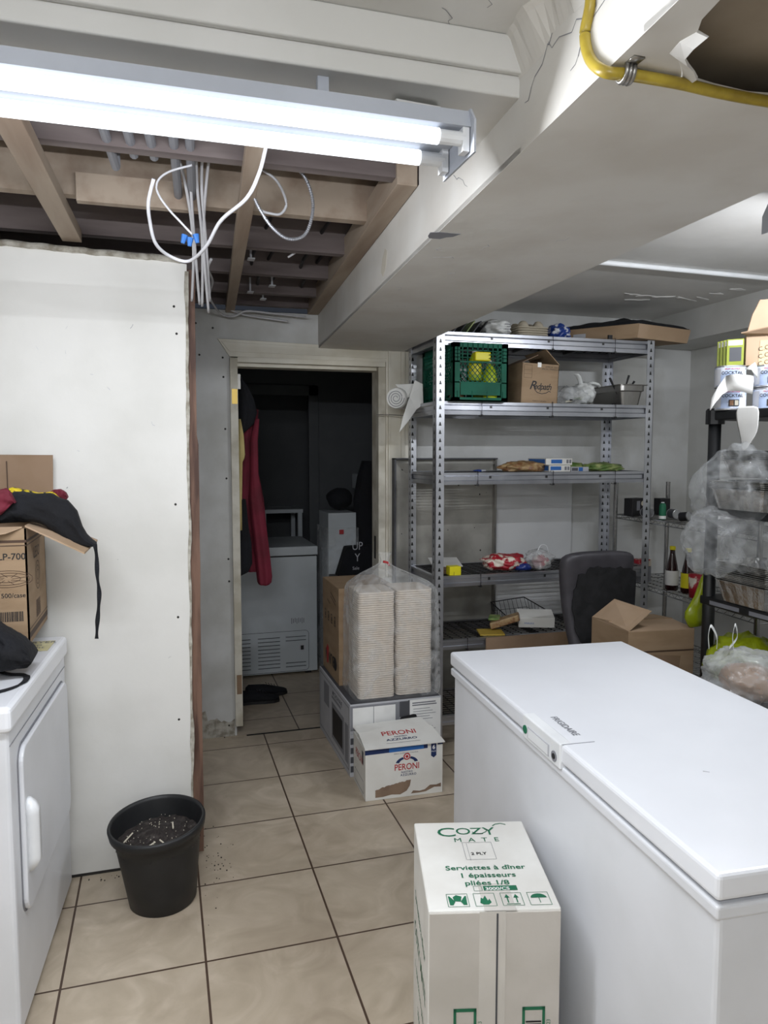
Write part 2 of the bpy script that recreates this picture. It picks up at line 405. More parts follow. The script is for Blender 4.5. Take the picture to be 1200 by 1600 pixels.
def U(p, dy): return (p[0] + KX * dy, p[1] + dy)

# ================================================================== SETTING
ZC = 2.35; ZN = 2.30; YD = 4.0; YP = 2.79
bm = BM(); box(bm, (-1.4, -1.3, -0.05), (3.3, 3.98, 0)); struct('floor', bm, tile_mat('beige_tiles', 0.094, 2.197))
struct('floor', bx((-1.4, 3.985, -0.05), (3.3, 6.6, 0)), tile_mat('beige_tiles_far_room', 0.70, 4.21))
struct('trim_1', bx((0.41, 3.975, 0.0), (1.19, 3.992, 0.0012)), M['spot'])
struct('wall_left', bx((-1.45, -1.3, 0), (-1.4, 6.6, 2.55)), M['wall'])
struct('wall_right', bx((3.22, -1.3, 0), (3.3, 6.6, 2.55)), M['wall2'])
struct('wall_rear', bx((-1.4, -1.35, 0), (3.3, -1.3, 2.55)), M['wall'])
# partition on the left: drywall sheet with a worn right edge
bm = BM(); lo = []; hi = []
N = 46; pts = []
for i in range(N + 1):
    z = 2.205 * i / N; e = 0.082 + 0.0085 * z + 0.005 * nz((0, 0, z), 9, 2) + 0.002 * nz((0, 0, z), 60, 3)
    pts.append((e, z))
top = [(0.0 - 1.4 * k / 20, 2.212 + 0.045 * k / 20 + 0.006 * nz((k * 0.6, 0, 0), 3, 4)) for k in range(0, 21)]
poly = [(-1.4, 0.012)] + [(pts[0][0], 0.012)] + pts[1:] + top
prism(bm, [(x, YP, z) for x, z in poly], (0, 0.013, 0)); struct('wall_partition', bm, M['wall'])
struct('wall_partition_core', bx((-1.4, YP + 0.013, 0), (0.06, YP + 0.10, 2.19)), M['oldwood'])
bm = BM(); rows = []
for i in range(60):
    z = 0.02 + 2.17 * i / 59; x1 = 0.120 + 0.008 * z * 0.9 - (0.006 if z > 1.6 else 0) + 0.003 * nz((0, 1, z), 6, 5)
    rows.append([(0.060, YP + 0.0135, z), (x1, YP + 0.016 + 0.002 * nz((z, 0, 0), 14, 1), z), (x1 + 0.002, YP + 0.10, z), (0.060, YP + 0.10, z)])
loft(bm, rows); struct('trim_2', bm, M['stud'])
bm = BM(); rows = []
for i in range(90):       # broken gypsum showing along the drywall edge
    z = 0.03 + 2.15 * i / 89; x0 = 0.080 + 0.0085 * z + 0.004 * nz((0, 0, z), 9, 2); wd = 0.004 + 0.008 * max(0, nz((3, 0, z), 7, 6)) + 0.002 * nz((3, 0, z), 40, 6)
    rows.append([(x0 - wd * 0.6, YP - 0.002, z), (x0 + wd, YP - 0.0012, z), (x0 + wd + 0.002, YP + 0.012, z), (x0 - wd, YP + 0.012, z)])
loft(bm, rows); struct('trim_3', bm, M['plaster'])
bm = BM(); rows = []
for i in range(80):       # crumbling plaster lip on top of the partition
    x = -1.39 + 1.47 * i / 79; z0 = 2.215 - 0.035 * x / 1.4 * 0.9
    a = 0.007 * nz((x, 0, 0), 9, 8) + 0.004 * nz((x, 0, 0), 30, 9)
    rows.append([(x, YP - 0.012 - abs(a), z0 - 0.004 + a), (x, YP - 0.008 + a * 0.5, z0 + 0.014 + a), (x, YP + 0.1, z0 + 0.03 + a), (x, YP + 0.1, z0 - 0.02)])
loft(bm, rows); struct('trim_4', bm, M['plaster'], smooth=True)
struct('trim_5', bx((-1.4, YP + 0.002, 0.0), (0.06, YP + 0.012, 0.012)), M['spot'])

# wall with the doorway
bm = BM(); box(bm, (-1.4, YD, 0), (0.36, YD + 0.12, 2.275)); box(bm, (0.36, YD, 2.035), (1.2, YD + 0.12, 2.275)); box(bm, (1.2, YD, 0), (3.3, YD + 0.12, 2.55))
struct('wall_back', bm, M['dirty'])
jt = bx((0.352, YD - 0.02, 0.055), (0.392, YD + 0.13, 2.03)); struct('door_1_jamb', jt, M['jamb'], bevel=0.002)
struct('door_1_jamb', bx((1.163, YD - 0.004, 0.0), (1.204, YD + 0.13, 2.03)), M['jamb'], bevel=0.002)
bm = BM(); box(bm, (0.392, YD - 0.018, 2.008), (1.20, YD + 0.10, 2.036)); box(bm, (0.392, YD + 0.03, 1.99), (1.163, YD + 0.13, 2.01)); struct('door_1_head', bm, M['trim'], bevel=0.002)
bm = BM(); prism(bm, [(0.292, YD - 0.016, 2.125), (0.352, YD - 0.016, 2.035), (1.204, YD - 0.016, 2.035), (1.204, YD - 0.016, 2.10), (0.82, YD - 0.016, 2.115)], (0, 0.016, 0))
prism(bm, [(0.31, YD - 0.021, 2.11), (0.352, YD - 0.021, 2.06), (1.204, YD - 0.021, 2.052), (1.204, YD - 0.021, 2.09)], (0, 0.006, 0)); struct('trim_6', bm, M['trim'], bevel=0.0015)
bm = BM()
for x0, x1, d in ((1.204, 1.216, 0.014), (1.216, 1.226, 0.024), (1.226, 1.29, 0.016), (1.29, 1.312, 0.024), (1.312, 1.345, 0.012)): box(bm, (x0, YD - d, 0.0), (x1, YD, 2.098))
struct('trim_7', bm, M['trim'], bevel=0.0015)
hp = bx((0.36, YD - 0.0225, 1.79), (0.389, YD - 0.02, 1.868)); struct('door_1_hinge', hp, M['brass'])
struct('door_1_hinge', bx((0.362, YD - 0.0225, 0.235), (0.388, YD - 0.02, 0.34)), M['cardd'])
struct('door_1_strike', bx((1.1605, YD + 0.05, 0.93), (1.163, YD + 0.08, 1.06)), M['spot'])
# grime at the foot of the stub wall
bm = BM(); pp = [(0.10, 0.0)]
for i in range(22):
    x = 0.10 + 0.25 * i / 21; pp.append((x, 0.09 + 0.035 * nz((x, 0, 0), 14, 3) + 0.02 * nz((x, 0, 0), 50, 3) + (0.05 if i < 9 else 0)))
pp.append((0.35, 0.0)); prism(bm, [(x, YD - 0.0015, z) for x, z in pp], (0, 0.001, 0)); struct('trim_8', bm, M['plaster'])
for x, z in [(0.185, 2.20), (0.27, 2.18), (0.20, 2.04), (0.318, 2.03), (0.32, 1.93), (0.325, 1.66), (0.327, 1.4), (0.33, 0.97), (0.332, 0.85), (0.318, 0.06)]:
    bm = BM(); lathe(bm, [(0.0055, 0), (0.004, 0.002)], (x, YD - 0.0005, z), 10, Matrix.Rotation(PI / 2, 4, 'X')); struct('trim_screw', bm, M['spot'])
bm = BM(); box(bm, (0.155, YD - 0.004, 0.12), (0.158, YD, 1.93)); box(bm, (0.168, YD - 0.003, 0.1), (0.17, YD, 2.2)); struct('trim_9', bm, M['mgrey'])
for x, z in [(0.055, 2.055), (0.062, 1.96), (0.045, 0.935), (0.04, 0.55), (0.045, 1.35)]:
    bm = BM(); lathe(bm, [(0.0045, 0), (0.003, 0.0015)], (x, YP, z), 10, Matrix.Rotation(PI / 2, 4, 'X')); struct('trim_screw', bm, M['spot'])

# ceilings
struct('ceiling', bx((-1.4, -1.3, ZN), (0.78, 1.31, ZN + 0.05)), M['ceil'])
bm = BM(); box(bm, (-1.4, 1.31, 2.198), (0.70, 1.52, ZN + 0.2)); box(bm, (-1.4, 1.295, 2.235), (0.68, 1.31, ZN)); struct('ceiling_header', bm, M['ceil'], bevel=0.004)

bm = BM(); box(bm, (1.1, -1.3, ZC), (3.3, YD, ZC + 0.05)); struct('ceiling_storage', bm, M['ceil'])
prism(BM(), [(0, 0, 0), (1, 0, 0), (0, 1, 0)], (0, 0, 1)).free()
bm = BM(); hexa(bm, [(2.90, -1.3, 2.18), (2.92, YD, 2.18), (3.25, YD, 2.18), (3.25, -1.3, 2.18)], [(2.90, -1.3, ZC + .01), (2.92, YD, ZC + .01), (3.25, YD, ZC + .01), (3.25, -1.3, ZC + .01)]); struct('ceiling_bulkhead', bm, M['wall2'])
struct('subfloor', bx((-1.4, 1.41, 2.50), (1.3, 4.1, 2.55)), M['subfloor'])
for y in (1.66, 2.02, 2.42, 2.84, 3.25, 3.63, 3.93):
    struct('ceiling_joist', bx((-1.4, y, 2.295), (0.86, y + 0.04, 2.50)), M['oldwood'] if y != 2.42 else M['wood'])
struct('ceiling_bridging', bx((-0.22, 2.39, 2.27), (0.13, 2.42, 2.35)), M['wood'])
def strap(name, p0, p1, wd, z0, z1, m):
    bm = BM(); hexa(bm, [(p0[0], p0[1], z0), (p0[0] + wd, p0[1], z0), (p1[0] + wd, p1[1], z0), (p1[0], p1[1], z0)], [(p0[0], p0[1], z1), (p0[0] + wd, p0[1], z1), (p1[0] + wd, p1[1], z1), (p1[0], p1[1], z1)])
    struct(name, bm, m, bevel=0.002)
strap('ceiling_strapping', (-0.345, 1.52), (-0.306, 2.80), 0.062, 2.255, 2.295, M['wood'])
strap('ceiling_strapping', (0.191, 1.52), (0.335, 3.99), 0.045, 2.26, 2.295, M['wood'])
strap('ceiling_strapping', (0.637, 2.005), (0.765, 3.99), 0.06, 2.272, 2.36, M['wood'])
strap('ceiling_strapping', (-0.8, 1.52), (-0.72, 2.80), 0.062, 2.26, 2.295, M['wood'])
for (x, y, k) in ((0.02, 2.45, 0), (0.06, 2.45, 1), (-0.15, 2.2, 2), (-0.05, 2.1, 3), (-0.10, 2.1, 4)):
    bm = BM(); tube(bm, [(x, 1.45, 2.32), (x + 0.05, y, 2.31), (x + 0.05, y + 0.01, 2.38)], 0.012, 10); struct('ceiling_pipe', bm, M['mgrey'])
for i in range(5):
    x = 0.42 + 0.07 * i; y = 2.5 + 0.35 * (i % 3)
    bm = BM(); tube(bm, [(x, y, 2.42), (x - 0.05, y + 0.6, 2.33), (x - 0.02, y + 0.9, 2.34)], 0.007, 8); struct('ceiling_pipe', bm, M['inkb'])
for (px, py) in ((411, 461), (391, 450), (392, 397), (425, 440)):
    p = PZ(px, py, 2.31); bm = BM(); box(bm, (p.x - 0.014, p.y - 0.02, 2.288), (p.x + 0.014, p.y + 0.02, 2.292)); box(bm, (p.x - 0.004, p.y, 2.292), (p.x + 0.004, p.y + 0.008, 2.36)); struct('ceiling_tag', bm, M['lgrey'])

# the boxed beam: soffit with a torn hole at the near end, left cheek, inner board
def bxl(y): return 0.825 - 0.0632 * (4.0 - y) if y > 0.9 else 0.629 - 0.0632 * (0.9 - y)
def bxr(y): return 1.30 - 0.02 * (4.0 - y)
ZB = 2.095
bm = BM(); ed = [(0.689, 0.70), (0.672, 0.80), (0.680, 0.845), (0.694, 0.87), (0.688, 0.895), (0.694, 0.925), (0.715, 0.935), (0.733, 0.95), (0.745, 0.963), (0.757, 0.980), (0.79, 0.992), (0.83, 0.999), (0.90, 1.005), (1.0, 0.99), (1.04, 0.94), (1.05, 0.7)]
out = [(bxl(0.6), 0.6), (bxl(0.9), 0.9), (bxl(1.4), 1.4), (bxl(4.0), 4.0), (bxr(4.0), 4.0), (bxr(0.6), 0.6)]
def soff(z):
    e2 = [Vector((x, y, z)) for x, y in ed]
    return e2
# soffit built from quads: left strip, right strip, back field
def quad(bm, pts, z, th=0.012):
    hexa(bm, [(x, y, z) for x, y in pts], [(x, y, z + th) for x, y in pts])
lft = [(bxl(y), y) for x, y in ed[:10]]
for i in range(9): quad(bm, [lft[i], ed[i], ed[i + 1], lft[i + 1]], ZB)
quad(bm, [(bxl(-1.3), -1.3), (0.60, -1.3), (0.62, 0.3), ed[0], lft[0], (bxl(0.3), 0.3)], ZB)
yb = 1.06
quad(bm, [lft[9], ed[9], ed[10], (0.79, yb), (bxl(yb), yb)], ZB)
quad(bm, [ed[10], ed[11], (0.83, yb), (0.79, yb)], ZB); quad(bm, [ed[11], ed[12], (0.90, yb), (0.83, yb)], ZB); quad(bm, [ed[12], ed[13], (1.0, yb), (0.90, yb)], ZB)
quad(bm, [ed[13], (bxr(0.94), 0.94), (bxr(yb), yb), (1.0, yb)], ZB); quad(bm, [ed[14], (bxr(0.7), 0.7), (bxr(0.94), 0.94), ed[13]], ZB); quad(bm, [ed[15], (bxr(0.7), 0.7), ed[14]], ZB)
quad(bm, [(bxr(-1.3), -1.3), (bxr(0.7), 0.7), ed[15], (1.06, -1.3)], ZB)
ys = [yb, 1.4, 2.0, 2.6, 3.2, 4.0]
for a, b in zip(ys, ys[1:]): quad(bm, [(bxl(a), a), (bxr(a), a), (bxr(b), b), (bxl(b), b)], ZB)
bmesh.ops.remove_doubles(bm, verts=bm.verts, dist=0.0005)
struct('beam_soffit', bm, M['beam'])
bm = BM()
ys = [-1.3, 0.3, 0.9, 1.3, 1.41, 2.0, 2.6, 3.2, 4.0]
for a, b in zip(ys, ys[1:]):
    zt = ZN + 0.01 if b <= 1.31 else (2.44 if b <= 2.0 else 2.275)
    hexa(bm, [(bxl(a), a, ZB + 0.001), (bxl(a) + 0.012, a, ZB + 0.001), (bxl(b) + 0.012, b, ZB + 0.001), (bxl(b), b, ZB + 0.001)], [(bxl(a), a, zt), (bxl(a) + 0.012, a, zt), (bxl(b) + 0.012, b, zt), (bxl(b), b, zt)])
struct('beam_cheek', bm, M['beam'])
struct('beam_core', bx((0.675, -1.3, 2.155), (1.2, 1.35, 2.3)), M['cavity'])
struct('beam_core', bx((0.9, 1.6, 2.12), (1.15, 4.0, 2.5)), M['oldwood'])
bm = BM()
for a, b in ((-1.3, 4.0),): hexa(bm, [(bxr(a) - 0.012, a, ZB + .001), (bxr(a), a, ZB + .001), (bxr(b), b, ZB + .001), (bxr(b) - 0.012, b, ZB + .001)], [(bxr(a) - 0.012, a, ZC), (bxr(a), a, ZC), (bxr(b), b, ZC), (bxr(b) - 0.012, b, ZC)])
struct('beam_cheek', bm, M['beam'])
# curled torn lip of the drywall paper
bm = BM(); rows = []
for i, (x, y) in enumerate(ed[3:12]):
    rows.append([(x - 0.001, y + 0.001, ZB - 0.0005), (x + 0.010 + 0.004 * (i % 3), y - 0.008, ZB - 0.010 - 0.003 * (i % 2)), (x + 0.012 + 0.004 * (i % 3), y - 0.008, ZB - 0.008), (x, y + 0.001, ZB + 0.004)])
loft(bm, rows); struct('trim_10', bm, M['paper'])
# chips and cracks on the beam
def crack(pts, wd, face, m=None, name='trim_crack'):
    """hairline crack drawn in real surface coordinates; face 'soffit' (x,y) or 'cheek' (y,z) or 'wall' (x,z)"""
    bm = BM(); P3 = []
    for a, b in pts:
        P3.append({'soffit': (a, b, ZB - 0.0006), 'cheek': (bxl(a) - 0.0006, a, b), 'wall': (a, YP - 0.0008, b), 'ceil': (a, b, ZN - 0.0006), 'stor': (a, b, ZC - 0.0006)}[face])
    nvec = {'soffit': (0, 0, 1), 'ceil': (0, 0, 1), 'stor': (0, 0, 1), 'cheek': (1, 0, 0), 'wall': (0, 1, 0)}[face]
    for p, q in zip(P3, P3[1:]):
        p = Vector(p); q = Vector(q); d = (q - p); s = d.cross(Vector(nvec)).normalized() * wd * random.uniform(0.3, 1)
        if s.length == 0: continue
        prism(bm, [p - s, p + s, q + s, q - s], Vector(nvec) * -0.0003)
    struct(name, bm, m or M['mgrey'])
def jag(p, q, n, amp, seed):
    rr = random.Random(seed); return [(p[0] + (q[0] - p[0]) * i / n + rr.uniform(-amp, amp), p[1] + (q[1] - p[1]) * i / n + rr.uniform(-amp, amp)) for i in range(n + 1)]
crack(jag((1.00, 2.19), (1.25, 2.25), 9, 0.012, 1), 0.001, 'cheek')
crack(jag((1.02, 2.22), (1.10, 2.14), 7, 0.008, 2), 0.001, 'cheek')
crack(jag((1.15, 2.26), (1.28, 2.17), 8, 0.010, 3), 0.001, 'cheek')
crack(jag((1.6, 2.14), (1.7, 2.2), 6, 0.008, 4), 0.001, 'cheek')
for k in range(9):
    a = random.uniform(0.75, 1.15); b = random.uniform(1.1, 3.0); crack(jag((a, b), (a + random.uniform(-.05, .08), b + random.uniform(-.05, .05)), 4, 0.01, k + 20), 0.0007, 'soffit', M['lgrey'])
bm = BM(); c = PZ(688, 368, ZB); pl = [(c.x + dx, c.y + dy, ZB - 0.0008) for dx, dy in [(-.035, -.02), (-.01, -.03), (.02, -.028), (.045, -.03), (.035, 0), (.02, .01), (.01, .028), (-.02, .03), (-.03, .01)]]; prism(bm, pl, (0, 0, 0.0006)); struct('trim_chip', bm, M['mgrey'])
p = PX(641, 385, bxl(2.4)); bm = BM(); ym = 2.42
prism(bm, [(bxl(ym + dy) - 0.0008, ym + dy, 2.165 + dz) for dy, dz in [(-.04, .03), (-.01, .045), (.03, .02), (.05, -.02), (.02, -.04), (-.02, -.02)]], (0.0006, 0, 0)); struct('trim_chip', bm, M['stain'])
# scalloped peeling paint where the near ceiling meets the beam
bm = BM(); rows = []
for i in range(50):
    y = 0.5 + 0.81 * i / 49; d = 0.022 + 0.02 * nz((y, 0, 0), 9, 11) + 0.01 * nz((y, 0, 0), 33, 12); x = bxl(y)
    rows.append([(x + 0.002, y, ZN - 0.06 - 0.6 * d), (x - d, y, ZN - 0.004 - 0.2 * d), (x - d - 0.01, y, ZN + 0.002), (x + 0.004, y, ZN + 0.002)])
loft(bm, rows); struct('trim_11', bm, M['beam'])
for k in range(4):
    crack(jag((0.55 - 0.02 * k, 0.95 + 0.1 * k), (0.60 - 0.02 * k, 1.03 + 0.1 * k), 8, 0.012, 40 + k), 0.0012, 'ceil')
# flaking storage ceiling
for k, (px, py) in enumerate([(985, 459), (1010, 462), (1040, 463), (1000, 468), (1120, 458), (1150, 452), (1100, 466), (1070, 466)]):
    c = PZ(px, py, ZC); bm = BM(); pts = []
    for i in range(9):
        a = 2 * PI * i / 9; r = (0.022 + 0.028 * nz((k * 1.7, i * .9, 0), 1, 2)) * (0.6 + 0.25 * (k % 4)); pts.append((c.x + 2.4 * r * math.cos(a + k), c.y + 0.9 * r * math.sin(a + k * .3), ZC - 0.001 - 0.004 * math.sin(a) ** 2))
    prism(bm, pts, (0, 0, 0.002)); struct('trim_flake', bm, M['paper'])
# white conduit on the storage ceiling
bm = BM(); ca, cb0 = PZ(940, 410, ZC - 0.011), PZ(1200, 435, ZC - 0.011); tube(bm, [(1.30, ca.y - 0.01, ZC - 0.011), ca, cb0, cb0 + (cb0 - ca) * 0.05], 0.011, 12); cu = obj('conduit', bm, M['plas'], smooth=True, label='white plastic conduit running across the storage ceiling', cat='conduit')
# wall stains on the partition
for k in range(26):
    x = random.uniform(-0.7, 0.05); z = random.uniform(0.1, 2.0); crack(jag((x, z), (x + random.uniform(-.012, .012), z + random.uniform(-.02, .02)), 2, 0.003, 60 + k), 0.0008, 'wall', M['lgrey'] if k % 3 else M['mgrey'])

# far room
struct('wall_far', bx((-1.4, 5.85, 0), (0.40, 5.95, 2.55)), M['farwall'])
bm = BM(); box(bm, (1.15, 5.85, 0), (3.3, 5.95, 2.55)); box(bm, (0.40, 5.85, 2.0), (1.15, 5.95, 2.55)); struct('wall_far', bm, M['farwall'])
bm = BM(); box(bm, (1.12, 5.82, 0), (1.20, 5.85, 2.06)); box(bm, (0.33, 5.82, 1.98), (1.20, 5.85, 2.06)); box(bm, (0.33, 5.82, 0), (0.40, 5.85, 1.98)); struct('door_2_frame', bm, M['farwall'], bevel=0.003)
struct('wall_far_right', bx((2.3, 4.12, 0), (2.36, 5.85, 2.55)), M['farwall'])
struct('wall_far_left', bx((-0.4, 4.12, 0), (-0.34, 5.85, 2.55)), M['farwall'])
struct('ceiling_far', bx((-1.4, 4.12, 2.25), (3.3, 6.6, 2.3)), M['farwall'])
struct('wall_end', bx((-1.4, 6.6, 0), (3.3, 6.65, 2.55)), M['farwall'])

# ================================================================== LIGHT FIXTURES
def fixture(x0, x1, yc, z, tubem, watts, label, group, hz):
    """strip light: shallow housing, two end plates, four sockets, two tubes 2.5 cm under the housing"""
    t = thing('fluorescent_fixture', label, 'ceiling light', ((x0 + x1) / 2, yc, z), group)
    b = BM(); loft(b, [[(x, yc - 0.062, z + 0.047), (x, yc + 0.073, z + 0.047), (x, yc + 0.05, z + 0.078), (x, yc - 0.05, z + 0.078)] for x in (x0 + 0.004, x1 - 0.004)]); obj('housing', b, M['fixdim'], t)
    for x in (x0, x1 - 0.004):
        b = BM(); prism(b, [(x, yc - 0.074, z + 0.0), (x, yc + 0.074, z + 0.0), (x, yc + 0.074, z + 0.05), (x, yc + 0.055, z + 0.080), (x, yc - 0.055, z + 0.080), (x, yc - 0.074, z + 0.055)], (0.004, 0, 0)); obj('end_plate', b, M['fixdim'], t)
    for dy in (-0.047, 0.052):
        b = BM(); tube(b, [(x0 + 0.06, yc + dy, z + 0.030), (x1 - 0.06, yc + dy, z + 0.030)], 0.0135, 16)
        obj('tube', b, tubem, t, smooth=True)
        sg_ = 1 if dy > 0 else -1
        ll = lamp('tube_light', ((x0 + x1) / 2, yc + dy + sg_ * 0.0115, z + 0.0195), x1 - x0 - 0.13, 0.013, watts, (0.91, 0.945, 1.0)); ll.rotation_euler = (sg_ * math.radians(48), 0, 0)
        for xx, sg in ((x0 + 0.012, 1), (x1 - 0.012, -1)):
            b = BM(); box(b, (xx - 0.006, yc + dy - 0.011, z + 0.006), (xx + 0.006, yc + dy + 0.011, z + 0.052)); tube(b, [(xx, yc + dy, z + 0.030), (xx + sg * 0.05, yc + dy, z + 0.030)], 0.0122, 12); obj('lamp_socket', b, M['plas'], t)
    for k in range(2):
        xx = x0 + (x1 - x0) * (0.2 + 0.6 * k); obj('hanger', bx((xx - 0.01, yc + 0.03, z + 0.077), (xx + 0.01, yc + 0.045, hz)), M['fixdim'], t)
    return t
M['fixdim'] = mat('dimmed_fixture_white', 'B9BEC8', 0.45)  # white housing, its colour greyed so the tube glare does not burn it out
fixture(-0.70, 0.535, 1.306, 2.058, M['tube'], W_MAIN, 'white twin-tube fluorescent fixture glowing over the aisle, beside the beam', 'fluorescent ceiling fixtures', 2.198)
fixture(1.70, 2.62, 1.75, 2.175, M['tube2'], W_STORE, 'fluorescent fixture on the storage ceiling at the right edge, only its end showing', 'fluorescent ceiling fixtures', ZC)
fixture(-0.9, 0.3, -0.65, 2.15, M['tube'], W_FILL, 'unseen fluorescent fill fixture added behind the camera over the near part of the room', 'fluorescent ceiling fixtures', ZN)  # unseen fixture added as fill for the beam soffit and near faces
bm = BM(); prism(bm, [(0.43, 1.36, 2.19), (0.46, 1.36, 2.13), (0.475, 1.36, 2.10), (0.5, 1.36, 2.13), (0.52, 1.37, 2.19)], (0, 0.05, 0.01)); obj('drywall_scrap', rough(bm, 0.01, 30), M['paper'], label='torn white drywall scrap dangling beside the end of the bright fixture', cat='debris')

# ================================================================== CEILING CABLES
def cable(name, pix, z, r, m, label, cat, group=None, zz=None):
    pts = []
    for i, (x, y) in enumerate(pix):
        pts.append(PZ(x, y, zz[i] if zz else z))
    bm = BM(); tube(bm, smooth_path(pts, 8), r, 8); return obj(name, bm, m, smooth=True, label=label, cat=cat, group=group)
def cabley(name, pix, Y, r, m, label, cat, group=None):
    pts = [PY(x, y, (Y[i] if isinstance(Y, list) else Y)) for i, (x, y) in enumerate(pix)]
    bm = BM(); tube(bm, smooth_path(pts, 8), r, 8); return obj(name, bm, m, smooth=True, label=label, cat=cat, group=group)
cabley('cable', [(416, 228), (405, 270), (385, 310), (345, 345), (322, 385), (295, 408), (265, 400), (243, 380), (234, 345), (232, 315), (240, 280)], [1.7, 1.75, 1.8, 1.9, 2.0, 2.1, 2.1, 2.05, 2.0, 1.95, 1.9], 0.0045, M['cable'], 'thick white cable looping down from the bright fixture past the wall corner', 'cable')
cabley('cable', [(300, 366), (285, 350), (262, 325), (246, 300), (247, 282), (265, 268), (300, 258)], 2.1, 0.003, M['cable'], 'thin white wire curving left from the blue wire nuts', 'cable')
for k, (xa, xb, xc, xd, ye) in enumerate([(296, 298, 304, 312, 475), (306, 308, 316, 316, 478), (318, 315, 322, 328, 470), (331, 322, 318, 326, 488), (270, 290, 302, 300, 470)]):
    cabley('cable', [(xa, 215), (xb, 290), (xc, 380), (xd, ye)], [2.2, 2.3, 2.5, 2.72], 0.0045, M['cable'], ['leftmost straight cable of the bundle dropping behind the wall corner', 'second cable from the left in the bundle dropping behind the wall corner', 'armoured cable in the middle of the hanging bundle', 'rightmost cable of the hanging bundle, bowed at its middle', 'cable slanting in from the left to the top of the hanging bundle'][k], 'cable', 'cables hanging behind the wall corner')
cabley('cable', [(330, 405), (325, 420), (332, 440), (328, 465), (345, 490), (365, 494), (385, 486), (420, 489), (478, 495)], [2.7, 2.8, 3.2, 3.5, 3.9, 3.9, 3.9, 3.9, 3.9], 0.005, M['cable'], 'slack white cable lying over the wall above the doorway, upper strand', 'cable')
cabley('cable', [(352, 480), (375, 490), (400, 495), (450, 502)], 3.93, 0.005, M['cable'], 'white cable lying over the wall above the doorway, lower strand', 'cable')
cabley('cable', [(390, 290), (404, 325), (425, 334), (440, 333), (447, 315), (430, 280), (395, 258)], [2.3] * 7, 0.004, M['cable'], 'short white cable loop left of the coiled metal conduit', 'cable')
fx = smooth_path([PY(x, y, 2.2) for x, y in [(392, 296), (405, 325), (425, 355), (450, 373), (475, 368), (487, 340), (488, 310), (475, 275), (450, 255)]], 40)
bm = BM(); tube(bm, fx, [0.0052 if i % 4 < 2 else 0.0042 for i in range(len(fx))], 8); obj('flexible_conduit', bm, M['flex'], label='ribbed metal flexible conduit hanging in a loop from the open joists', cat='conduit')
tp = thing('wire_nuts', 'blue wire connectors joining cables beside the wall corner', 'connector', PY(296, 368, 2.1))
for dx, dz, a in ((-0.012, 0, 0.5), (0.002, -0.006, 0.2), (0.016, 0.004, -0.4)):
    p = PY(296, 368, 2.1) + Vector((dx, 0, dz)); bm = BM(); tube(bm, [p, p + Vector((-0.012 * a, 0, -0.022))], [0.009, 0.005], 8); obj('wire_nut', bm, M['blue'], tp)
cabley('cable', [(450, 402), (475, 388), (500, 386), (540, 390)], 2.9, 0.004, M['cable'], 'grey cable stapled across the open joists near the beam', 'cable')

# yellow hose + clamp on the beam
hp_ = [PX(926, -40, bxl(1.1) - 0.010), PX(922, 10, bxl(1.1) - 0.010), PX(914, 55, bxl(1.1) - 0.010), PX(922, 92, bxl(1.05) - 0.010), PZ(945, 112, ZB - 0.008), PZ(985, 117, ZB - 0.010), PZ(1060, 130, ZB - 0.010), PZ(1130, 146, ZB - 0.010), PZ(1210, 160, ZB - 0.010), PZ(1330, 175, ZB - 0.010)]
bm = BM(); tube(bm, smooth_path(hp_, 10), 0.0085, 14); obj('yellow_hose', bm, M['hose'], smooth=True, label='yellow plastic hose bent round the beam edge and along its underside', cat='hose')
p = PZ(978, 116, ZB - 0.01); bm = BM()
for k in (-1, 0, 1):
    rr = [];
    for i in range(9):
        a = PI * i / 8; rr.append((p.x + k * 0.006, p.y + 0.013 * math.cos(a), ZB - 0.0005 - 0.021 * math.sin(a) ** 0.7 if 0 < i < 8 else ZB - 0.0005))
    tube(bm, rr, 0.0035, 8)
box(bm, (p.x - 0.009, p.y - 0.032, ZB - 0.0025), (p.x + 0.009, p.y - 0.010, ZB)); box(bm, (p.x - 0.009, p.y + 0.010, ZB - 0.0025), (p.x + 0.009, p.y + 0.03, ZB))
obj('pipe_clamp', bm, M['steel'], smooth=True, label='grey metal clamp holding the yellow hose to the beam', cat='clamp')

# ================================================================== CHEST FREEZER (right)
fz = thing('chest_freezer', 'large white chest freezer with closed lid in the right foreground', 'freezer', (1.28, 1.62, 0))
FO = Vector((0.943, 2.355, 0)); FT = Matrix.Translation(FO) @ Matrix.Rotation(RZ, 4, 'Z')   # local x: width, local -y: length toward camera
W_, L_ = 0.66, 1.402
obj('body', bx((0.012, -L_ + 0.012, 0.03), (W_ - 0.02, -0.012, 0.792), FT), M['white2'], fz, bevel=0.01)
obj('rim', bx((0.002, -L_ + 0.002, 0.768), (W_ - 0.006, -0.002, 0.794), FT), M['white2'], fz, bevel=0.006)
obj('gasket', bx((0.016, -L_ + 0.016, 0.794), (W_ - 0.025, -0.016, 0.803), FT), M['inkgr'], fz)
obj('lid', bx((0, -L_, 0.802), (W_, 0, 0.85), FT), M['white'], fz, bevel=0.009)
for x, y in ((0.05, -0.05), (W_ - 0.09, -0.05), (0.05, -L_ + 0.05), (W_ - 0.09, -L_ + 0.05)): obj('foot', bx((x, y, 0), (x + 0.04, y + 0.04 * (-1 if y > -0.5 else 1), 0.031), FT), M['blackp'], fz)
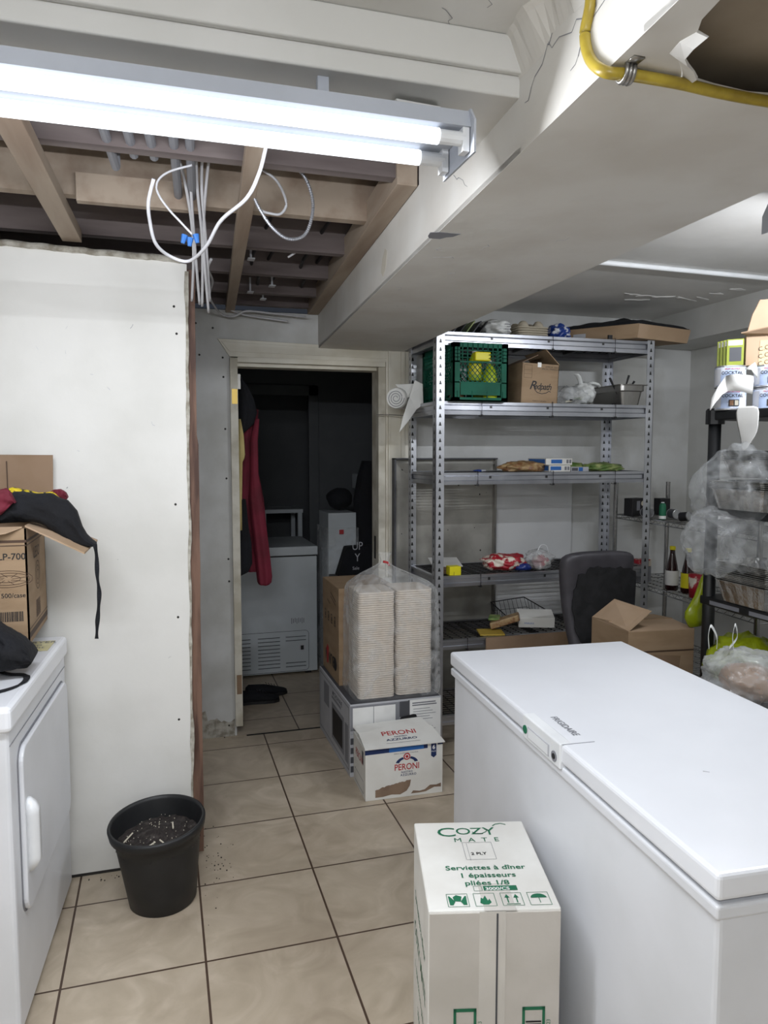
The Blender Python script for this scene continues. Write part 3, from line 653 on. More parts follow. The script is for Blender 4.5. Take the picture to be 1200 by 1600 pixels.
# handle insert on the left edge of the lid
hy0, hy1 = -0.845, -0.63
hd = obj('handle', bx((-0.005, hy0, 0.789), (0.028, hy1, 0.8515), FT), M['plas'], fz, bevel=0.004)
obj('handle_grip', bx((-0.0075, hy0 + 0.055, 0.800), (-0.0045, hy1 - 0.035, 0.829), FT), M['lgrey'], hd, bevel=0.001)
obj('handle_bar', bx((-0.0078, hy0 + 0.06, 0.802), (-0.0060, hy1 - 0.04, 0.826), FT), M['plas'], hd)
def disc(parent, name, c, r, th, axis_m, m, n=20):
    b = BM(); lathe(b, [(r, 0), (r, th)], (0, 0, 0), n, axis_m); b.transform(Matrix.Translation(c)); return obj(name, b, m, parent)
RX_ = Matrix.Rotation(-PI / 2, 4, 'Y')
disc(hd, 'power_light', FT @ Vector((-0.005, hy1 - 0.018, 0.815)), 0.011, 0.002, RX_, M['inkg'])
disc(hd, 'lock_ring', FT @ Vector((-0.005, hy0 + 0.028, 0.812)), 0.013, 0.002, RX_, M['mgrey']); disc(hd, 'keyhole', FT @ Vector((-0.007, hy0 + 0.028, 0.812)), 0.007, 0.001, RX_, M['inkb'])
obj('lid_seam', bx((0.0, hy0 - 0.0012, 0.8502), (0.085, hy0 + 0.0012, 0.8506), FT), M['mgrey'], fz)
xa = FT.to_3x3() @ Vector((0, -1, 0)); ya = FT.to_3x3() @ Vector((1, 0, 0))
text(fz, 'FRIGIDAIRE', 0.026, FT @ Vector((0.062, -0.735, 0.8503)), xa, ya, M['inkgr'], bold=0.01)
obj('wear_mark', prism(BM(), [FT @ Vector((0.23 + a, -1.05 + b, 0.8502)) for a, b in ((0, 0), (0.012, -.006), (0.013, -.004), (0.002, 0.004))], (0, 0, 0.0003)), M['lgrey'], fz)

# ================================================================== DRYER (left)
DT = Matrix.Translation(Vector((-0.338, 2.74, 0))) @ Matrix.Rotation(RZ, 4, 'Z')
dr = thing('clothes_dryer', 'white front-loading dryer against the left wall with boxes on top', 'dryer', (-0.70, 2.36, 0))
obj('cabinet', bx((-0.66, -0.735, 0.02), (0.0, 0.0, 0.845), DT), M['white2'], dr, bevel=0.012)
obj('top_panel', bx((-0.665, -0.75, 0.838), (0.010, 0.005, 0.905), DT), M['white'], dr, bevel=0.014)
obj('console', bx((-0.665, -0.75, 0.905), (-0.56, 0.005, 1.02), DT), M['white'], dr, bevel=0.012)
obj('toe_base', bx((-0.65, -0.72, 0.0), (-0.02, -0.01, 0.021), DT), M['mgrey'], dr)
bm = BM(); pts = []
def rr_rect(y0, y1, z0, z1, r, n=6):
    o = []
    for cy, cz, a0 in ((y1 - r, z1 - r, 0), (y0 + r, z1 - r, 90), (y0 + r, z0 + r, 180), (y1 - r, z0 + r, 270)):
        for k in range(n + 1):
            a = math.radians(a0 + 90 * k / n); o.append((cy + r * math.cos(a), cz + r * math.sin(a)))
    return o
dd = rr_rect(-0.665, -0.045, 0.31, 0.765, 0.045)
prism(bm, [DT @ Vector((0.0, y, z)) for y, z in dd], DT.to_3x3() @ Vector((0.014, 0, 0))); door = obj('door', bm, M['white2'], dr, bevel=0.005)
bm = BM(); d2 = rr_rect(-0.671, -0.039, 0.304, 0.771, 0.05); prism(bm, [DT @ Vector((-0.001, y, z)) for y, z in d2], DT.to_3x3() @ Vector((0.0025, 0, 0))); obj('door_gap', bm, M['mgrey'], dr)
bm = BM(); hh = []
for k in range(15):
    z = 0.42 + 0.20 * k / 14; e = min(k, 14 - k); dpt = 0.030 * min(1, (e + 0.2) / 2.2) ** 0.5; wv = 0.019 * min(1, (e + 0.6) / 2.0) ** 0.5
    hh.append([DT @ Vector((0.012, -0.635 - wv, z)), DT @ Vector((0.012 + dpt, -0.635 - wv * 0.7, z)), DT @ Vector((0.012 + dpt, -0.635 + wv * 0.7, z)), DT @ Vector((0.012, -0.635 + wv, z))])
loft(bm, hh); obj('handle', bm, M['plas'], door, smooth=True)
for z in (0.68, 0.42): obj('hinge', bx((0.0, -0.036, z - 0.03), (0.005, -0.026, z + 0.03), DT), M['mgrey'], dr)
obj('panel_seam', bx((0.0005, -0.735, 0.800), (0.0015, -0.012, 0.802), DT), M['mgrey'], dr)
# handwritten paper on the dryer top
lp = thing('paper_note', 'small yellowed handwritten note taped to the dryer top beside the carton', 'note', (-0.41, 2.62, 0.906))
NT = Matrix.Translation(Vector((-0.405, 2.60, 0.9062))) @ Matrix.Rotation(RZ, 4, 'Z')
obj('sheet', bx((-0.05, -0.055, 0), (0.045, 0.075, 0.0006), NT), mat('yellowed_paper', 'D6CFA6', 0.7, col2='C9C196', scale=10), lp)
text(lp, 'DRYER\nto\nlight', 0.034, NT @ Vector((0, 0.02, 0.0007)), NT.to_3x3() @ Vector((1, 0, 0)), NT.to_3x3() @ Vector((0, 1, 0)), M['inkgr'])

# ---------------- LP-700 carton on the dryer
BZ = 0.972; BX1 = -0.388; BY0 = 2.39; BY1 = 2.74; BXL = -0.90; BT = 1.315
cb = thing('cardboard_carton', 'open brown carton printed LP-700 with clothes piled in it on the dryer', 'box', (-0.6, 2.56, BZ))
t_ = 0.005
obj('front_wall', bx((BXL, BY0, BZ), (BX1, BY0 + t_, BT)), M['card'], cb)
obj('side_wall', bx((BX1 - t_, BY0, BZ), (BX1, BY1, BT)), M['card'], cb)
obj('side_wall', bx((BXL, BY0, BZ), (BXL + t_, BY1, BT)), M['card'], cb)
obj('back_wall', bx((BXL, BY1 - t_, BZ), (BX1, BY1, BT)), M['cardd'], cb)
obj('bottom', bx((BXL, BY0, BZ - 0.004), (BX1, BY1, BZ + 0.001)), M['card'], cb)
q0 = PY(82, 711, BY1); bm = BM(); prism(bm, [(BXL, BY1 - 0.004, BT), (BX1 + 0.03, BY1 - 0.004, BT), (q0.x, BY1 + 0.008, q0.z), (BXL, BY1 + 0.008, q0.z + 0.005)], (0, 0.004, 0)); obj('back_flap', bm, M['cardd'], cb)
obj('flap_crease', bx((-0.497, BY1 - 0.001, BT + 0.05), (-0.494, BY1 + 0.0, q0.z - 0.02)), M['inkbr'], cb)
a = Vector((BX1 - 0.004, BY0 + 0.01, BT + 0.003)); b_ = PY(132, 866, BY0 + 0.01); c_ = PY(152, 846, BY0 + 0.16); c_.y = BY0 + 0.17; d_ = Vector((BX1 - 0.004, BY1 - 0.05, BT + 0.003))
bm = BM(); prism(bm, [a, b_, c_, d_], (0, 0, 0.005)); obj('side_flap', bm, M['card2'], cb)
bm = BM(); prism(bm, [(BXL, BY0 - 0.002, BT), (BX1 - 0.01, BY0 - 0.002, BT + 0.002), (BX1 - 0.05, BY0 - 0.03, BT - 0.012), (BX1 - 0.13, BY0 - 0.045, BT - 0.022), (BXL, BY0 - 0.05, BT - 0.028)], (0, 0, 0.004)); obj('front_flap', bm, M['card2'], cb)
FX, FZ_ = (1, 0, 0), (0, 0, 1)
def fr(px, py): p = PY(px, py, BY0); return p.x, p.z
x_, z_ = fr(0, 871); text(cb, 'LP-700', 0.027, (x_ + 0.031, BY0, z_), FX, FZ_, M['inkb'], bold=0.015)
x_, z_ = fr(0, 932); text(cb, '500/case', 0.019, (x_ + 0.036, BY0, z_), FX, FZ_, M['inkb'], bold=0.01)
x0_, z0_ = fr(-8, 973); x1_, z1_ = fr(37, 955); marks(cb, 'barcode', barcode(x0_, z0_, x1_, z1_, seed=4), (0, BY0, 0), FX, FZ_, M['inkb'])
xa_, za_ = fr(12, 905)
ell = [];
for rx, rz_ in ((0.068, 0.025), (0.060, 0.018), (0.035, 0.010)): ell += line2([(xa_ + rx * math.cos(2 * PI * k / 24), za_ + rz_ * math.sin(2 * PI * k / 24)) for k in range(25)], 0.0016)
for k in range(8): ell += line2([(xa_ + 0.012 * math.cos(PI * k / 4), za_ + 0.005 * math.sin(PI * k / 4)), (xa_ + 0.055 * math.cos(PI * k / 4 + .3), za_ + 0.017 * math.sin(PI * k / 4 + .3))], 0.0014)
marks(cb, 'lid_drawing', ell, (0, BY0, 0), FX, FZ_, M['inkbr'])
marks(cb, 'printed_band', [(BXL, BT - 0.042, BX1, BT - 0.034), (BXL, BT - 0.052, BX1, BT - 0.049)], (0, BY0, 0), FX, FZ_, M['inkbr'])
marks(cb, 'printed_band', [(BY0, BT - 0.042, BY1, BT - 0.034), (BY0, BZ + 0.012, BY1, BZ + 0.03), (BY0, BT - 0.052, BY1, BT - 0.049), (BY0, BZ + 0.038, BY1, BZ + 0.041)], (BX1, 0, 0), (0, 1, 0), (0, 0, 1), M['inkbr'])
text(cb, 'LESO', 0.05, (BX1, BY0 + 0.17, BT - 0.09), (0, 1, 0), (0, 0, 1), M['inkbr'], bold=0.01)
sp = [];
for rr0 in (0.045, 0.03, 0.016): sp += line2([(BY0 + 0.18 + rr0 * math.cos(2 * PI * k / 18), 1.15 + rr0 * math.sin(2 * PI * k / 18)) for k in range(19)], 0.003)
marks(cb, 'lid_drawing', sp, (BX1, 0, 0), (0, 1, 0), (0, 0, 1), M['inkbr'])
marks(cb, 'barcode', barcode(BY0 + 0.13, 1.02, BY0 + 0.21, 1.075, seed=9), (BX1, 0, 0), (0, 1, 0), (0, 0, 1), M['inkbr'])

# clothes heap over the carton
def heap(name, sil_top, sil_bot, Yc, D, m, seed, fold=0.012, **k):
    """cloth mass between two silhouettes; sections are folded ovals of depth D"""
    n = 26; rings = []
    def ip(s, t):
        x0, x1 = s[0][0], s[-1][0]; x = x0 + (x1 - x0) * t
        for (xa, ya), (xb, yb) in zip(s, s[1:]):
            if xa <= x <= xb: return ya + (yb - ya) * (x - xa) / max(1e-6, xb - xa)
        return s[-1][1]
    K = 30
    for i in range(K + 1):
        t = i / K; px = sil_top[0][0] + (sil_top[-1][0] - sil_top[0][0]) * t
        Y = Yc; p1 = PY(px, ip(sil_top, t), Y); p0 = PY(px, ip(sil_bot, t), Y); zc = (p0.z + p1.z) / 2; h = (p1.z - p0.z) / 2
        ring = []
        for j in range(n):
            a = 2 * PI * j / n; cx = math.cos(a); sz = math.sin(a)
            f = 1 + 0.25 * nz((t * 5, cx * 1.5, sz * 1.5), 1.6, seed) * abs(cx)
            ring.append((p0.x, Y + D * (1 - 0.5 * t) * f * (abs(cx) ** 0.7) * (1 if cx > 0 else -1) + fold * nz((t * 9, sz * 3, 0), 2, seed), zc + h * sz * (1 if abs(sz) > .9 else 1 + 0.06 * nz((t * 12, cx, sz), 2, seed + 1))))
        rings.append(ring)
    return obj(name, loft(BM(), rings), m, smooth=True, **k)
ap = thing('black_apron', 'black apron heaped over the LP-700 carton with its tie hanging down', 'apron', (-0.4, 2.5, 1.32))
heap('cloth', [(-60, 790), (8, 800), (22, 768), (35, 768), (60, 771), (84, 770), (95, 778), (108, 781), (122, 797), (124, 812), (138, 838), (150, 848)], [(-60, 817), (0, 817), (54, 815), (70, 820), (122, 856), (150, 853)], BY0 + 0.09, 0.075, M['black'], 3, parent=ap)
st = [PY(148, 850, 2.40)] + [PY(x, y, 2.41) for x, y in [(151, 870), (152, 900), (155, 925), (154, 950), (152, 975), (151, 998)]]
sp_ = smooth_path(st, 8); bm = BM(); ribbon(bm, sp_, [Vector((0.0052 + 0.0015 * math.cos(i * 0.5), 0.004 * math.sin(i * 0.25), 0)) for i in range(len(sp_))]); obj('tie', bm, M['black'], ap)
heap('red_shirt', [(-60, 770), (0, 765), (12, 762), (20, 772), (24, 785)], [(-60, 812), (0, 806), (12, 795), (20, 786), (24, 786)], BY0 - 0.02 + 0.03, 0.03, M['red'], 9, label='crimson cloth bunched at the left of the open LP-700 carton', cat='clothing')
heap('red_cloth', [(76, 770), (84, 765), (95, 764), (104, 769), (106, 776)], [(76, 776), (84, 780), (95, 782), (104, 781), (106, 778)], BY0 + 0.2, 0.04, M['red'], 5, label='rounded crimson cloth lump peeking out behind the black apron', cat='clothing')
heap('yellow_scarf', [(12, 764), (20, 761), (30, 763), (45, 766), (60, 770), (84, 768), (97, 781)], [(12, 782), (20, 776), (30, 772), (45, 773), (60, 776), (84, 776), (97, 783)], BY0 + 0.17, 0.03, M['yellow'], 6, label='yellow and black patterned cloth strip along the top of the apron heap', cat='clothing')
# cloth and strap on dryer
heap('black_cloth', [(-70, 960), (-5, 972), (20, 985), (40, 998), (53, 1012), (54, 1025)], [(-70, 1050), (0, 1046), (20, 1044), (45, 1040), (52, 1034), (54, 1028)], 2.28, 0.12, M['black'], 12, label='folded black cloth lying on the dryer in front of the LP-700 carton', cat='clothing')
stp = [PZ(x, y, 0.9085) for x, y in [(-40, 1035), (-10, 1045), (12, 1053), (35, 1054), (42, 1059), (34, 1068), (15, 1076), (-10, 1082), (-40, 1085)]]
sp_ = smooth_path(stp, 6); bm = BM(); ribbon(bm, sp_, [Vector((0.001, 0.012, 0)) if i < 22 or i > 30 else Vector((0.008, 0.006, 0)) for i in range(len(sp_))]); obj('apron_strap', bm, M['black'], label='looped black strap lying on the dryer top', cat='strap')

# ================================================================== FLOWER POT
pc = Vector((-0.028, 2.572, 0)); pt = thing('flower_pot', 'large black plastic pot of dry soil on the tiles beside the partition', 'pot', pc)
TT = Matrix.Rotation(math.radians(-3), 4, 'Y') @ Matrix.Rotation(math.radians(4), 4, 'X')
bm = BM(); lathe(bm, [(0.095, 0.004), (0.105, 0.0), (0.112, 0.006), (0.122, 0.09), (0.138, 0.22), (0.145, 0.262), (0.157, 0.266), (0.161, 0.29), (0.158, 0.297), (0.151, 0.297), (0.149, 0.285), (0.140, 0.262), (0.134, 0.2), (0.13, 0.19)], pc, 48, TT.to_4x4()); obj('pot_wall', bm, M['pot'], pt, smooth=True)
bm = BM(); bmesh.ops.create_grid(bm, x_segments=70, y_segments=70, size=0.15)
for v in list(bm.verts):
    if v.co.length > 0.141: bm.verts.remove(v)
for v in bm.verts:
    r = v.co.length / 0.141; c = v.co.copy(); v.co = TT @ Vector((c.x, c.y, 0.235 - 0.01 * r + 0.022 * math.exp(-((c.x - 0.0) ** 2 + (c.y - 0.02) ** 2) / 0.0022) + 0.008 * nz((c.x, c.y, 0), 30, 3) + 0.004 * nz((c.x, c.y, 0), 90, 4))) + pc
obj('soil', bm, M['soil'], pt, kind='stuff')
bm = BM(); rr_ = random.Random(3)
for k in range(70):
    a = rr_.uniform(0, 2 * PI); r = 0.12 * math.sqrt(rr_.random()); p = TT @ Vector((r * math.cos(a), r * math.sin(a), 0.242 + 0.02 * math.exp(-(r * r) / 0.003))) + pc; s = rr_.uniform(0.0006, 0.0013)
    box(bm, (p.x - s, p.y - s, p.z - s), (p.x + s, p.y + s, p.z + s))
obj('perlite', bm, M['pale'], pt, kind='stuff')
for (dx, dy, L, a) in ((-0.035, -0.075, 0.03, 0.5), (-0.11, -0.02, 0.05, 1.0), (0.05, 0.01, 0.03, 1.6), (0.02, -0.07, 0.02, 2.4)):
    p = TT @ Vector((dx, dy, 0.245)) + pc; bm = BM(); tube(bm, [p, p + Vector((L * math.cos(a), L * math.sin(a), 0.008))], 0.0025, 6); obj('twig', bm, M['pale'], pt)
# soil crumbs on the floor
bm = BM(); rr_ = random.Random(5)
for k in range(90):
    if k < 45: x = rr_.gauss(0.15, 0.03); y = rr_.gauss(2.75, 0.12)
    else: x = rr_.uniform(-0.3, 0.1); y = 2.77 - abs(rr_.gauss(0, 0.02))
    s = rr_.uniform(0.0008, 0.0025)
    box(bm, (x - s, y - s, 0), (x + s, y + s, s))
obj('soil_crumbs', bm, M['soil'], label='dark soil crumbs scattered on the tiles round the black pot', cat='dirt', kind='stuff')

# ================================================================== COZY MATE carton
CT = Matrix.Translation(Vector((0.524, 1.42, 0))) @ Matrix.Rotation(math.radians(-14.3), 4, 'Z')
cw, cl, chh = 0.288, 0.384, 0.56
cz = thing('napkin_carton', 'tall white carton printed COZY MATE standing before the chest freezer', 'box', CT @ Vector((cw / 2, cl / 2, 0)))
obj('carton_body', bx((0, 0.004, 0), (cw, cl, chh), CT), M['wcard'], cz, bevel=0.004)
cX = CT.to_3x3() @ Vector((1, 0, 0)); cY = CT.to_3x3() @ Vector((0, 1, 0)); cZ = Vector((0, 0, 1))
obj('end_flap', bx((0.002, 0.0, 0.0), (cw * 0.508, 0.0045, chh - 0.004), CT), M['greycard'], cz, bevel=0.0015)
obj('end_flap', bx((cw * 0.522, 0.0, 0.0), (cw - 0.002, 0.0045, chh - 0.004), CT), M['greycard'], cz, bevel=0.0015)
obj('flap_gap', bx((cw * 0.508, -0.0012, 0.02), (cw * 0.522, 0.0045, chh - 0.006), CT), M['grey'], cz)
obj('packing_tape', bx((cw * 0.38, -0.0006, 0.2), (cw * 0.58, 0.0004, chh - 0.002), CT), M['tape'], cz)
obj('packing_tape', bx((cw * 0.42, 0.0, chh - 0.0002), (cw * 0.66, 0.10, chh + 0.0006), CT), M['tape'], cz)
def ct(x, y): return CT @ Vector((x * 0.96, y * 0.96, chh + 0.0004))
text(cz, 'C', 0.062, ct(0.082, 0.342), cX, cY, M['inkg'], sx=1.2)
text(cz, 'O', 0.046, ct(0.128, 0.346), cX, cY, M['inkg'], sx=1.1)
text(cz, 'Z', 0.046, ct(0.164, 0.346), cX, cY, M['inkg'], sx=1.1)
text(cz, 'Y', 0.054, ct(0.198, 0.344), cX, cY, M['inkg'], sx=1.0)
sw = line2([(0.204, 0.358), (0.212, 0.367), (0.228, 0.371), (0.240, 0.364)], 0.003) + line2([(0.146, 0.330), (0.152, 0.322), (0.168, 0.320), (0.182, 0.330), (0.186, 0.338), (0.180, 0.342)], 0.0022)
marks(cz, 'lettering', sw, ct(0, 0), cX, cY, M['inkg'])
text(cz, 'M A T E', 0.027, ct(0.157, 0.302), cX, cY, M['inkg'], spacing=1.3)
marks(cz, 'napkin_drawing', rect_line(0.112, 0.200, 0.185, 0.278, 0.001) + line2([(0.122, 0.196), (0.122, 0.275)], 0.0008), ct(0, 0), cX, cY, M['inkgr'])
text(cz, '2 PLY', 0.016, ct(0.152, 0.235), cX, cY, M['inkb'], bold=0.02)
text(cz, 'Serviettes à dîner', 0.0255, ct(0.157, 0.171), cX, cY, M['inkg'], sx=1.05, bold=0.015)
text(cz, '1 épaisseurs', 0.0255, ct(0.157, 0.138), cX, cY, M['inkg'], sx=1.05, bold=0.015)
text(cz, 'pliées 1/8', 0.0255, ct(0.150, 0.106), cX, cY, M['inkg'], sx=1.05, bold=0.015)
marks(cz, 'green_panel', [(0.132, 0.072, 0.208, 0.090)], ct(0, 0), cX, cY, M['inkg'])
marks(cz, 'panel_outline', rect_line(0.110, 0.072, 0.128, 0.090, 0.001), ct(0, 0), cX, cY, M['inkg'])
text(cz, '3000/CS', 0.016, ct(0.170, 0.081) + Vector((0, 0, 0.0005)), cX, cY, M['inkw'], bold=0.02)
for k, x in enumerate((0.045, 0.105, 0.165, 0.225)):
    y = 0.016; s = 0.046; r = rect_line(x, y, x + s, y + s, 0.0012)
    c = x + s / 2
    if k == 0: r += [[(c - .008, y + .020), (c + .006, y + .018), (c + .010, y + .036), (c - .002, y + .042), (c - .010, y + .034)], [(x + .004, y + .006), (x + .012, y + .006), (c - .006, y + .018), (x + .006, y + .038), (x + .003, y + .038)], [(x + s - .004, y + .006), (x + s - .003, y + .038), (x + s - .006, y + .038), (c + .006, y + .018), (x + s - .012, y + .006)]]
    if k == 1: r += [[(c - .012, y + .012), (c - .005, y + .005), (c + .006, y + .005), (c + .013, y + .013), (c + .010, y + .026), (c + .006, y + .019), (c + .002, y + .038), (c - .004, y + .026), (c - .008, y + .031)]]
    if k == 2:
        for dx in (-.010, .010): r += [(c + dx - .0014, y + .010, c + dx + .0014, y + .030), [(c + dx - .006, y + .028), (c + dx + .006, y + .028), (c + dx, y + .041)]]
        r += [(x + .008, y + .004, x + s - .008, y + .0065)]
    if k == 3: r += [[(c - .018, y + .026)] + [(c + .018 * math.cos(PI - PI * i / 8), y + .026 + .015 * math.sin(PI * i / 8)) for i in range(1, 8)] + [(c + .018, y + .026)], (c - .0008, y + .008, c + .0008, y + .026)]
    marks(cz, 'handling_icon', r, ct(0, 0), cX, cY, M['inkg'])
for x0, sd in ((0.055, 2), (0.205, 3)):
    fo = CT @ Vector((0, -0.0002, 0)); hz_ = 0.34
    marks(cz, 'barcode_frame', [(x0, 0.05, x0 + 0.006, hz_), (x0 + 0.044, 0.05, x0 + 0.05, hz_), (x0, hz_ - 0.008, x0 + 0.05, hz_), (x0, 0.05, x0 + 0.05, 0.058)], fo, cX, cZ, M['inkg'])
    marks(cz, 'barcode', barcode(x0 + 0.008, 0.07, x0 + 0.042, hz_ - 0.03, True, sd), fo, cX, cZ, M['inkb'])
    text(cz, '0 01101 423', 0.012, CT @ Vector((x0 + 0.058, -0.0002, 0.28)), cZ, -cX, M['inkg'])
lo_ = CT @ Vector((0, 0, 0))
for i, (s, zz, sz_) in enumerate((('Serviettes à dîner', 0.40, 0.036), ('COZY MATE', 0.31, 0.05), ('1 épaisseurs pliées', 0.22, 0.032), ('3000/CS', 0.14, 0.03))):
    text(cz, s, sz_, CT @ Vector((0, 0.20, zz)), -cY, cZ, M['inkg'], bold=0.01)

# ================================================================== MICROWAVE carton
mT = Matrix.Translation(Vector((0.822, 3.31, 0))) @ Matrix.Rotation(math.radians(0.5), 4, 'Z')
mw, ml, mh = 0.462, 0.675, 0.352
mc = thing('microwave_carton', 'large grey printed microwave carton on the floor by the doorway', 'box', mT @ Vector((mw / 2, ml / 2, 0)))
obj('carton_body', bx((0, 0, 0), (mw, ml, mh), mT), M['lgrey'], mc, bevel=0.003)
fo = mT @ Vector((0, 0, 0)); 
marks(mc, 'tile_print', [(0.004 + 0.022 * k, 0.02, 0.005 + 0.022 * k, 0.24) for k in range(10)] + [(0.002, 0.03 + 0.02 * k, 0.22, 0.031 + 0.02 * k) for k in range(11)], fo, FX, FZ_, M['mgrey'])
marks(mc, 'cabinet_print', [(0.002, 0.225, 0.245, 0.345)], fo, FX, FZ_, M['mgrey'])
marks(mc, 'cabinet_print', [(0.014, 0.24, 0.115, 0.335), (0.118, 0.24, 0.225, 0.335)], fo, FX, FZ_, M['inkw'], lift=0.001)
marks(mc, 'lid_print', [(0.246, 0.27, 0.29, 0.345), (0.29, 0.1, 0.297, 0.348)], fo, FX, FZ_, M['grey'])
marks(mc, 'text_panel', [(0.297, 0.02, mw - 0.006, 0.347)], fo, FX, FZ_, M['inkw'])
marks(mc, 'small_print', [(0.31, 0.328, 0.43, 0.334), (0.31, 0.317, 0.435, 0.323)] + [(0.315, 0.300 - 0.013 * k, 0.40 + 0.03 * ((k * 7) % 3) / 2, 0.3025 - 0.013 * k) for k in range(16) if k not in (5, 6)], fo, FX, FZ_, M['inkgr'], lift=0.001)
bm = BM(); pp = [(0.246 + 0.0165 + 0.016 * math.cos(a), 0.255 + 0.016 * math.sin(a)) for a in [PI / 2 + PI * i / 8 for i in range(9)]] + [(0.318 + 0.016 * math.cos(a), 0.262 + 0.016 * math.sin(a)) for a in [-PI / 2 + PI * i / 8 for i in range(9)]]
prism(bm, [fo + Vector((x, -0.001, z)) for x, z in pp], (0, 0.002, 0)); obj('hand_hole', bm, M['inkb'], mc)
marks(mc, 'dark_print', [(0.002, 0.025 + 0.045 * k, 0.04, 0.055 + 0.045 * k) for k in range(4)], fo, FX, FZ_, M['grey'], lift=0.001)
# left face: picture of the microwave oven
lx = mT.to_3x3() @ Vector((0, -1, 0))
lfo = mT @ Vector((0, ml, 0))
marks(mc, 'picture_border', rect_line(0.02, 0.03, ml - 0.02, mh - 0.02, 0.006), lfo, lx, FZ_, M['mgrey'])
marks(mc, 'oven_print', [(0.30, 0.06, 0.56, 0.25)], lfo, lx, FZ_, M['mgrey'])
marks(mc, 'oven_print', [(0.32, 0.08, 0.53, 0.225)], lfo, lx, FZ_, M['inkb'], lift=0.001)
marks(mc, 'oven_print', [(0.58, 0.05, 0.64, 0.24), (0.12, 0.19, 0.24, 0.31), (0.30, 0.27, 0.5, 0.285)], lfo, lx, FZ_, M['mgrey'], lift=0.001)
text(mc, 'MICROWAVE', 0.035, lfo + lx * 0.42 + Vector((0, 0, 0.30)), lx, FZ_, M['grey'], bold=0.01)
obj('top_sheet', bx((0.006, 0.006, mh), (mw - 0.006, ml - 0.006, mh + 0.0012), mT), M['grey'], mc)

# ================================================================== PERONI carton
pT = Matrix.Translation(Vector((0.828, 3.055, 0))) @ Matrix.Rotation(math.radians(-1.5), 4, 'Z')
pw, pl, ph = 0.36, 0.235, 0.232
pe = thing('beer_carton', 'white PERONI carton with a torn front before the microwave carton', 'box', pT @ Vector((pw / 2, pl / 2, 0)))
obj('carton_body', bx((0, 0, 0), (pw, pl, ph), pT), M['wcard'], pe, bevel=0.002)
yC = 0.13
def pf(x, y, z): return pT @ Vector((x, y, z))
bm = BM(); prism(bm, [pf(-0.004, -0.012, ph + 0.005), pf(pw + 0.006, -0.012, ph + 0.005), pf(pw - 0.01, yC, ph + 0.030), pf(-0.002, yC, ph + 0.030)], (0, 0, 0.004)); obj('front_flap', bm, M['wcard'], pe)
bm = BM(); prism(bm, [pf(0.0, yC - 0.004, ph + 0.022), pf(pw - 0.01, yC - 0.004, ph + 0.022), pf(pw - 0.03, pl, ph + 0.036), pf(-0.004, pl, ph + 0.022)], (0, 0, 0.004)); obj('rear_flap', bm, M['wcard'], pe)
pX = pT.to_3x3() @ Vector((1, 0, 0)); pYv = (pf(0, yC, ph + 0.028) - pf(0, -0.012, ph + 0.008)).normalized(); pFo = pf(0, 0, 0)
marks(pe, 'blue_band', [[(-0.002, ph - 0.022), (pw * 0.8, ph - 0.018), (pw * 0.8, ph + 0.001), (-0.002, ph - 0.001)], (pw * 0.93, ph - 0.007, pw, ph + 0.001)], pFo, pX, FZ_, M['inkn'])
marks(pe, 'blue_band', [[(pw * 0.3, ph - 0.0205), (pw * 0.75, ph - 0.0185), (pw * 0.75, ph - 0.001), (pw * 0.3, ph - 0.001)]], pFo, pX, FZ_, M['inkblue'], lift=0.001)
text(pe, 'BIRRA SUPERIORE ITALIANA', 0.009, pf(pw * 0.52, 0, ph - 0.030), pX, FZ_, M['inkgr'])
text(pe, 'PERONI', 0.040, pf(pw * 0.53, 0, 0.138), pX, FZ_, M['inkr'], sx=0.85, bold=0.012)
text(pe, 'NASTRO', 0.012, pf(pw * 0.53, 0, 0.115), pX, FZ_, M['inkn'], bold=0.02, spacing=1.2)
text(pe, 'AZZURRO', 0.014, pf(pw * 0.55, 0, 0.102), pX, FZ_, M['inkn'], bold=0.02, spacing=1.2)
def arc(cx, cy, r0, r1, a0, a1, n=10): return [[(cx + r0 * math.cos(a), cy + r0 * math.sin(a) * .6), (cx + r1 * math.cos(a), cy + r1 * math.sin(a) * .6), (cx + r1 * math.cos(b), cy + r1 * math.sin(b) * .6), (cx + r0 * math.cos(b), cy + r0 * math.sin(b) * .6)] for a, b in [(a0 + (a1 - a0) * i / n, a0 + (a1 - a0) * (i + 1) / n) for i in range(n)]]
ccx, ccz = pw * 0.53, 0.155
marks(pe, 'emblem_ribbon', arc(ccx, ccz, 0.036, 0.052, 0.15, 1.2), pFo, pX, FZ_, M['inkn']); marks(pe, 'emblem_ribbon', arc(ccx, ccz, 0.036, 0.052, PI - 1.2, PI - 0.15), pFo, pX, FZ_, M['inkn'])
def circ(cx, cy, r, n=20): return [(cx + r * math.cos(2 * PI * i / n), cy + r * math.sin(2 * PI * i / n)) for i in range(n)]
marks(pe, 'emblem_seal', [circ(ccx, ccz + 0.031, 0.016)], pFo, pX, FZ_, M['inkr'], lift=0.001); marks(pe, 'emblem_seal', [circ(ccx, ccz + 0.031, 0.0105)], pFo, pX, FZ_, M['inkw'], lift=0.0014)
marks(pe, 'emblem_seal', [circ(ccx, ccz + 0.031, 0.007)], pFo, pX, FZ_, M['inkr'], lift=0.0018)
marks(pe, 'bottle_count_badge', [[(pw * 0.845, ph - 0.055), (pw * 0.88, ph - 0.065), (pw * 0.915, ph - 0.055), (pw * 0.915, ph), (pw * 0.845, ph)]], pFo, pX, FZ_, M['inkn'])
text(pe, '6', 0.026, pf(pw * 0.88, -0.0006, ph - 0.017), pX, FZ_, M['inkw'], bold=0.03); text(pe, 'PACK', 0.009, pf(pw * 0.88, -0.0006, ph - 0.036), pX, FZ_, M['inkw'])
